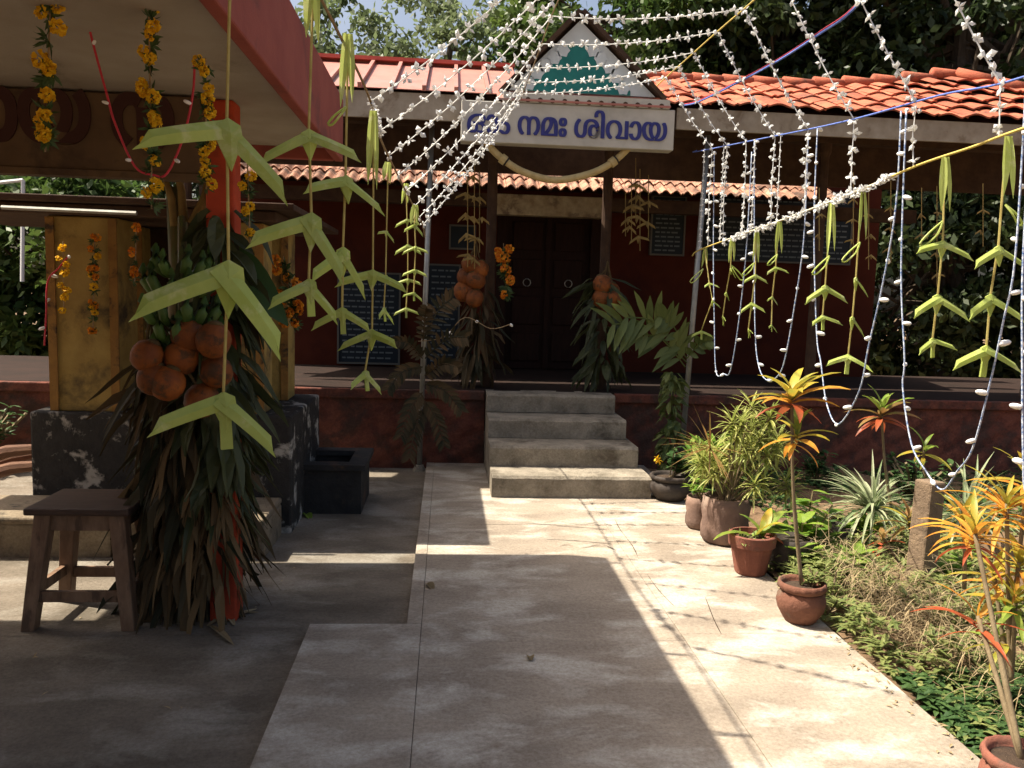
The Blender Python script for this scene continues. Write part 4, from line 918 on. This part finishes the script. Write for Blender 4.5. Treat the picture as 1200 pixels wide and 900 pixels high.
# beside the steps
b3, _ = pot('plant_pot', 'dark round pot tucked against the right side of the steps', 785, 585, .16, .2, 'belly', 'blackpot')
bush('green_plant', 'leafy green plant with small yellow flowers beside the steps', b3+Vector((0,0,.18)), .2, .14, .3, 130, .08, .045, 'lf_shrub', seed=3)
q = MB(); random.seed(5)
for p in ((770,537),(772,540)): c = PY(*p, b3.y-.12); [q.leaf(c, (math.cos(a),-.3,math.sin(a)), .035, .03, droop=.2, n=2) for a in (0,1.25,2.5,3.75,5)]
tag(q.build('yellow_flower', M['marigold']), 'small yellow flower on the plant beside the steps', 'flower')
bush('green_plant', 'green leaves poking over the red plinth right of the steps', PZ(762,520,0)+Vector((.1,.9,.35)), .15,.08,.3, 40, .09, .04, 'lf_shrub', seed=4)
# broad-leaf shrub, spider plants, second croton...
c = Vector((2.16, 4.66, 0))
bush('broad_leaf_shrub', 'low shrub with glossy bright green broad leaves behind the tall croton', c, .22, .2, .52, 130, .13, .065, 'lf_bright', seed=5)
bush('broad_leaf_shrub', 'small bright leaved shrub at the foot of the broad-leaf shrub', c+Vector((.0,-.32,0)), .2, .16, .28, 90, .13, .055, 'lf_bright', seed=6)
pot('plant_pot', 'small black pot half hidden among the weeds', 985, 640, .09, .14, 'bag', 'blackpot')
pot('plant_pot', 'dark pot behind the round terracotta pot', 925, 668, .12, .2, 'bag', 'blackpot')
def spikes(name, label, c, n, L, W, m, seed):
    random.seed(seed+950); q = MB()
    for i in range(n):
        a = U(0,2*pi); el = U(.15,1.3); q.leaf(Vector(c)+Vector((U(-.03,.03),U(-.03,.03),0)), (math.cos(a)*math.cos(el), math.sin(a)*math.cos(el), math.sin(el)), L*U(.7,1.2), W, droop=U(.7,1.5), fold=.3, n=6, root=.6)
    return tag(q.build(name, M[m]), label, 'plant')
spikes('spider_plant', 'striped pale spider plant with arching leaves behind the stone post', PY(1022,598,5.0), 110, .36, .02, 'lf_spider', 1)
spikes('spider_plant', 'pale striped spider plant arching right of the stone post', PY(1135,605,5.0), 70, .42, .02, 'lf_spider', 2)
croton('tall croton with red lower leaves before the red plinth', PY(1045,600,5.0), [(PY(1033,482,5.0), 20, .26, ['cro_g','cro_b','cro_r'], .2)], 5)
croton('low brownish croton beside the stone post', PY(1065,680,4.5), [(PY(1065,606,4.5), 14, .2, ['cro_b','cro_y','cro_b'], .2), (PY(1035,630,4.5), 10, .16, ['cro_b','cro_r'], .2)], 8)
croton('small yellow-green croton against the red plinth', PY(1085,560,5.6), [(PY(1083,525,5.6), 8, .24, ['cro_g','cro_y'], .2)], 11)
q = empty('stone_post', PY(1080,668,4.25), 'short square stone post standing among the garden plants', 'post')
pb_ = PY(1080,668,4.25); ptz = PY(1080,563,4.25).z
MB().box((pb_.x, 4.25, (ptz-.1)/2), (.115, .115, ptz+.1), Euler((0,.03,.35)).to_matrix()).build('shaft', M['stonepost'], q, bevel=.012)
# corner pot with orange crotons
bpt, _ = pot('plant_pot', 'terracotta pot at the path corner holding the orange crotons', 1192, 950, .11, .19, 'belly', 'terra')
croton('orange and yellow croton with long drooping red leaves in the corner pot', bpt+Vector((0,0,.16)), [(PY(1142,622,2.62), 24, .2, ['cro_y','cro_o','cro_o','cro_r'], .13), (PY(1146,722,2.55), 11, .22, ['cro_o','cro_r','cro_r'], .11)], 14)
croton('yellow-orange croton rising behind the corner pot', PY(1185,800,2.9), [(PY(1180,590,2.9), 26, .26, ['cro_y','cro_o','cro_o'], .10), (PY(1195,655,2.9), 22, .22, ['cro_y','cro_y','cro_o'], .12), (PY(1190,700,2.85), 20, .2, ['cro_y','cro_g'], .15), (PY(1165,670,3.0), 20, .2, ['cro_y','cro_y','cro_o'], .13), (PY(1205,560,3.0), 20, .24, ['cro_y','cro_o'], .12), (PY(1172,745,2.95), 14, .16, ['cro_g','cro_y'], .2)], 17)
croton('low orange croton left of the corner pot crotons', PY(1130,690,3.4), [(PY(1128,610,3.4), 18, .25, ['cro_y','cro_o','cro_o'], .11)], 20)
# weeds, dry grass, litter
def scatter(name, label, cat, n, xr, yr, L, W, m, seed, zf=zs, up_=.6, dens=None):
    random.seed(seed); q = MB()
    for i in range(n):
        x, y = U(*xr), U(*yr)
        if dens and not dens(x, y): continue
        cz = zf(x, y); hgt = U(0,1)
        for j in range(random.choice((3,4,5))):
            a = U(0,2*pi); q.leaf((x+U(-.02,.02), y+U(-.02,.02), cz+hgt*L*.8), (math.cos(a), math.sin(a), up_*U(.1,1.6)), L*U(.5,1.2), W*U(.6,1.3), droop=.7, fold=.2, n=2)
    return tag(q.build(name, M[m]), label, cat, kind='stuff')
clump = lambda x, y: math.sin(x*4.1+1.3)*math.sin(y*3.3+x)+.35*math.sin(x*11+y*7) > -.25
scatter('ground_weeds', 'green weeds covering the garden bed beside the path', 'weeds', 5200, (1.90,4.6), (2.5,5.8), .06, .02, 'lf_weed', 41, dens=clump)
scatter('tall_weeds', 'taller pale green weeds crowding the pots and the stone post', 'weeds', 1500, (1.95,3.2), (3.2,4.9), .10, .022, 'lf_weed', 44, zf=lambda x, y: zs(x, y)+.10*abs(math.sin(x*5)*math.sin(y*4)), up_=.8, dens=lambda x, y: math.sin(x*6+y)*math.sin(y*5-x*2) > .05)
scatter('ground_weeds', 'dark leafy undergrowth below the orange crotons', 'weeds', 1100, (1.93,2.7), (2.35,3.2), .055, .028, 'lf_shrub', 42)
scatter('back_weeds', 'dim weeds covering the soil below the red plinth', 'weeds', 1500, (1.95,5.6), (5.5,7.4), .08, .03, 'lf_shrub', 45, dens=clump)
for (px, py, r_, h_, m_, lab, sd) in ((1000,672,.17,.26,'lf_weed','feathery weed clump between the round pot and the stone post',81), (1045,700,.2,.26,'lf_weed','pale weed clump in the straw before the stone post',82), (1100,735,.2,.24,'lf_weed','bushy green weed clump left of the orange crotons',83), (1010,640,.12,.3,'lf_bright','bright green seedling clump behind the weeds near the black pot',84), (1125,690,.18,.34,'lf_bright','yellow-green leafy clump right of the stone post',85)):
    p = PZ(px, py, 0); bush('weed_clump', lab, p, r_, r_, h_, 190 if m_ == 'lf_weed' else 80, .07 if m_ == 'lf_weed' else .1, .018 if m_ == 'lf_weed' else .04, m_, 'weeds', seed=sd, up_=.5)
random.seed(46); q = MB()
for i in range(70):
    x = U(-3.2,-.65); y = U(2.2,6.9); q.leaf((x, y, -.05), (U(-1,1),U(-1,1),.1), U(.01,.05), U(.004,.014), droop=.25, fold=.5, n=2)
tag(q.build('courtyard_litter', M['lf_dry']), 'scattered dry leaf crumbs on the dark courtyard floor', 'litter', kind='stuff')
random.seed(43); q = MB()
for i in range(2400):
    x = 2.08+abs(random.gauss(0,.33)); y = random.gauss(3.8,.45); z = zs(x, y)+U(0,.24)
    if x > 3.4 or y < 2.6: continue
    q.leaf((x, y, z), (U(-1,1),U(-1,1),U(-.3,1)), U(.08,.22), .0032, droop=U(.5,2.2), n=4, root=.8)
tag(q.build('dry_grass', M['lf_dry']), 'tangle of dry straw grass along the garden edge', 'grass', kind='stuff')
for (c, rx, rz, n, lab, sd) in (((2.55,6.6,0),.5,.55,420,'dim green bush growing against the plinth behind the tall croton',51), ((3.9,6.4,0),.5,.4,300,'low green bush against the plinth right of the second croton',52), ((4.4,5.2,0),.5,.5,320,'leafy bush at the far right of the garden bed',53), ((3.3,6.9,0),.3,.3,160,'small weedy bush at the foot of the red plinth',54)):
    bush('garden_bush', lab, c, rx, rx*.6, rz, n, .09, .045, 'lf_shrub', 'bush', seed=sd)
random.seed(61); q = MB()
for i in range(80):
    e = U(0,1); x = 1.88-abs(random.gauss(0,.07)); y = U(2.4,4.6); q.leaf((x, y, .004), (U(-1,1),U(-1,1),.15), U(.012,.035), .010, droop=.2, fold=.5, n=2)
tag(q.build('leaf_litter', M['lf_dry']), 'crumbs of dry leaf and grit along the path edge', 'litter', kind='stuff')
for (px, py, z, L, m, lab) in ((622,774,.004,.07,'lf_dry','single curled dry leaf lying on the shaded path'), (500,684,.004,.09,'lf_dry','thin yellow leaf lying by the raised path edge'), (358,603,-.05,.12,'lf_bright','crumpled yellow-green leaf beside the water trough'), (226,712,-.05,.05,'lf_dry','pale scrap of leaf under the stool'), (860,604,.004,.0,'lf_dry','')):
    if not lab: continue
    p = PZ(px, py, z); q = MB(); a = U(0,6)
    for s in (0, 1.6 if L > .1 else 0): q.leaf(p, (math.cos(a+s), math.sin(a+s), .5), L, L*.5, droop=1.2, fold=.6, n=5)
    tag(q.build('fallen_leaf', M[m]), lab, 'leaf')

# ================================================================== TREES
def tree(label, base, H, cx, cy, cz, rx, ry, rz, n, leaf, m, seed, trunk=.25, group='trees behind the temple', gap=.55):
    rs = np.random.RandomState(seed); t = empty('tree', base, label, 'tree', group); b = Vector(base); random.seed(seed)
    q = MB(); top = Vector((cx, cy, cz+rz*.35)); q.tube(smoothpath([b, lerp(b, top, .35)+Vector((U(-.3,.3),U(-.3,.3),0)), lerp(b, top, .7)+Vector((U(-.3,.3),U(-.3,.3),0)), top], 4), list(np.linspace(trunk, .05, 13)), 9)
    ncl = max(24, n//220); cen = []
    while len(cen) < ncl:
        p = rs.uniform(-1, 1, 3); r = np.linalg.norm(p)
        if r > 1 or (r < .35): continue
        cen.append((cx+p[0]*rx, cy+p[1]*ry, cz+p[2]*rz))
    for c in cen[::2]:
        s_ = lerp(b, top, U(.45,.95)); q.tube([s_, lerp(s_, c, .5)+Vector((0,0,-.1*rz)), Vector(c)], [.05*trunk/.25,.03*trunk/.25,.012], 5)
    q.build('trunk', M['bark'], t)
    cen = np.array(cen); idx = rs.randint(0, ncl, n); sz = rs.uniform(.5, 1.2, ncl)*gap
    P = cen[idx] + rs.normal(0, 1, (n,3))*sz[idx][:,None]*np.array([1,1,.6])*.5
    d = rs.normal(0,1,(n,3)); d[:,2] -= .3; d /= np.linalg.norm(d,axis=1)[:,None]
    s = np.cross(d, rs.normal(0,1,(n,3))); s /= np.linalg.norm(s,axis=1)[:,None]
    L = (leaf*rs.uniform(.6,1.3,n))[:,None]
    V = np.stack([P, P+d*L*.5+s*L*.24, P+d*L, P+d*L*.5-s*L*.24], 1).reshape(-1,3)
    me = bpy.data.meshes.new('crown'); me.vertices.add(n*4); me.vertices.foreach_set('co', V.ravel())
    me.loops.add(n*4); me.loops.foreach_set('vertex_index', np.arange(n*4)); me.polygons.add(n); me.polygons.foreach_set('loop_start', np.arange(0,n*4,4)); 
    me.update(calc_edges=True); me.validate()
    rr_ = np.clip(rs.uniform(0,1,ncl)[idx]*.6+rs.uniform(0,.4,n),0,1)
    at = me.attributes.new('rnd','FLOAT','POINT'); at.data.foreach_set('value', np.repeat(rr_,4).astype(np.float32)); me.materials.append(M[m])
    o = bpy.data.objects.new('crown', me); C.objects.link(o); put(o, t); return t
tree('flare-paled tree rising behind the left end of the temple roof', (-3.2,17,-.1), 8, -3.0, 17, 5.8, 2.2,1.8,1.8, 6000, .17, 'lf_tree_flare', 1)
tree('feathery flare-paled tree behind the sheet roof near the gable', (.2,18,-.1), 8, .0, 18, 6.4, 1.9,1.6,1.9, 6500, .17, 'lf_tree_flare', 2)
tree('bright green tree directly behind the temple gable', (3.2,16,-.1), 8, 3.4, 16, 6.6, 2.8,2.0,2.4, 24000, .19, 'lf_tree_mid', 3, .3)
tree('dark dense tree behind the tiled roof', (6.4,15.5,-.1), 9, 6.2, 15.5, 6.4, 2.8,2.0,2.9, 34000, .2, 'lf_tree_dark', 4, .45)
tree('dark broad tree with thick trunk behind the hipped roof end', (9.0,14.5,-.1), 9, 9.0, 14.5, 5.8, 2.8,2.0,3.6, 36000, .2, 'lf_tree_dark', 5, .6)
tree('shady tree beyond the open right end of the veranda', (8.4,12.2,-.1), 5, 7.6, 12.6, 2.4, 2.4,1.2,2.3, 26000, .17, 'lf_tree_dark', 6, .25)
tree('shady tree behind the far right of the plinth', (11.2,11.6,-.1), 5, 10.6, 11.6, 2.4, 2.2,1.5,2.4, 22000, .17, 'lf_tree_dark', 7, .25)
tree('leafy green tree beyond the plinth left of the yellow shrine', (-5.6,12.2,-.1), 4, -5.4, 12.2, 1.7, 2.0,1.2,1.7, 20000, .16, 'lf_tree_mid', 8, .16)
tree('dark leafy tree behind the shrine roof', (-3.6,14.5,-.1), 5, -3.4, 14.5, 3.0, 1.7,1.2,2.2, 14000, .18, 'lf_tree_dark', 9, .2)
tree('green tree far left beyond the pavilion', (-9,14,-.1), 6, -8.4, 14, 2.8, 2.4,1.6,2.6, 16000, .18, 'lf_tree_mid', 10, .25)
bush('garden_bush', 'dark green bush against the plinth left of the yellow pillar', (-4.0,7.1,-.05), .5,.25,.75, 420, .11, .05, 'lf_shrub', 'bush', seed=55)
bush('garden_bush', 'leafy bush at the far left edge beside the wood pile', (-4.4,6.6,-.05), .4,.25,.5, 300, .11, .05, 'lf_shrub', 'bush', seed=56)
for k, (a, b_) in enumerate((((-20,548),(52,530)),((-20,558),(50,545)),((-20,538),(40,526)))):
    p0 = PY(*a, 6.2-.1*k); p1 = PY(*b_, 6.2-.1*k); q = MB(); q.tube([p0, lerp(p0,p1,.5)+Vector((0,0,.02)), p1], [.05,.045,.035], 8)
    tag(q.build('old_log', M['log']), 'brown weathered log in the pile behind the stone platform', 'log', 'logs behind the platform')
q = empty('white_railing', PY(14,240,9.0), 'white painted rail showing under the brown pavilion board', 'railing')
MB().tube([PY(-30,217,9.0), PY(27,211,9.0)], .02, 6).build('rail', M['white_rail'], q); MB().tube([PY(27,211,9.0), PY(26,330,9.0)], .02, 6).build('post', M['white_rail'], q)
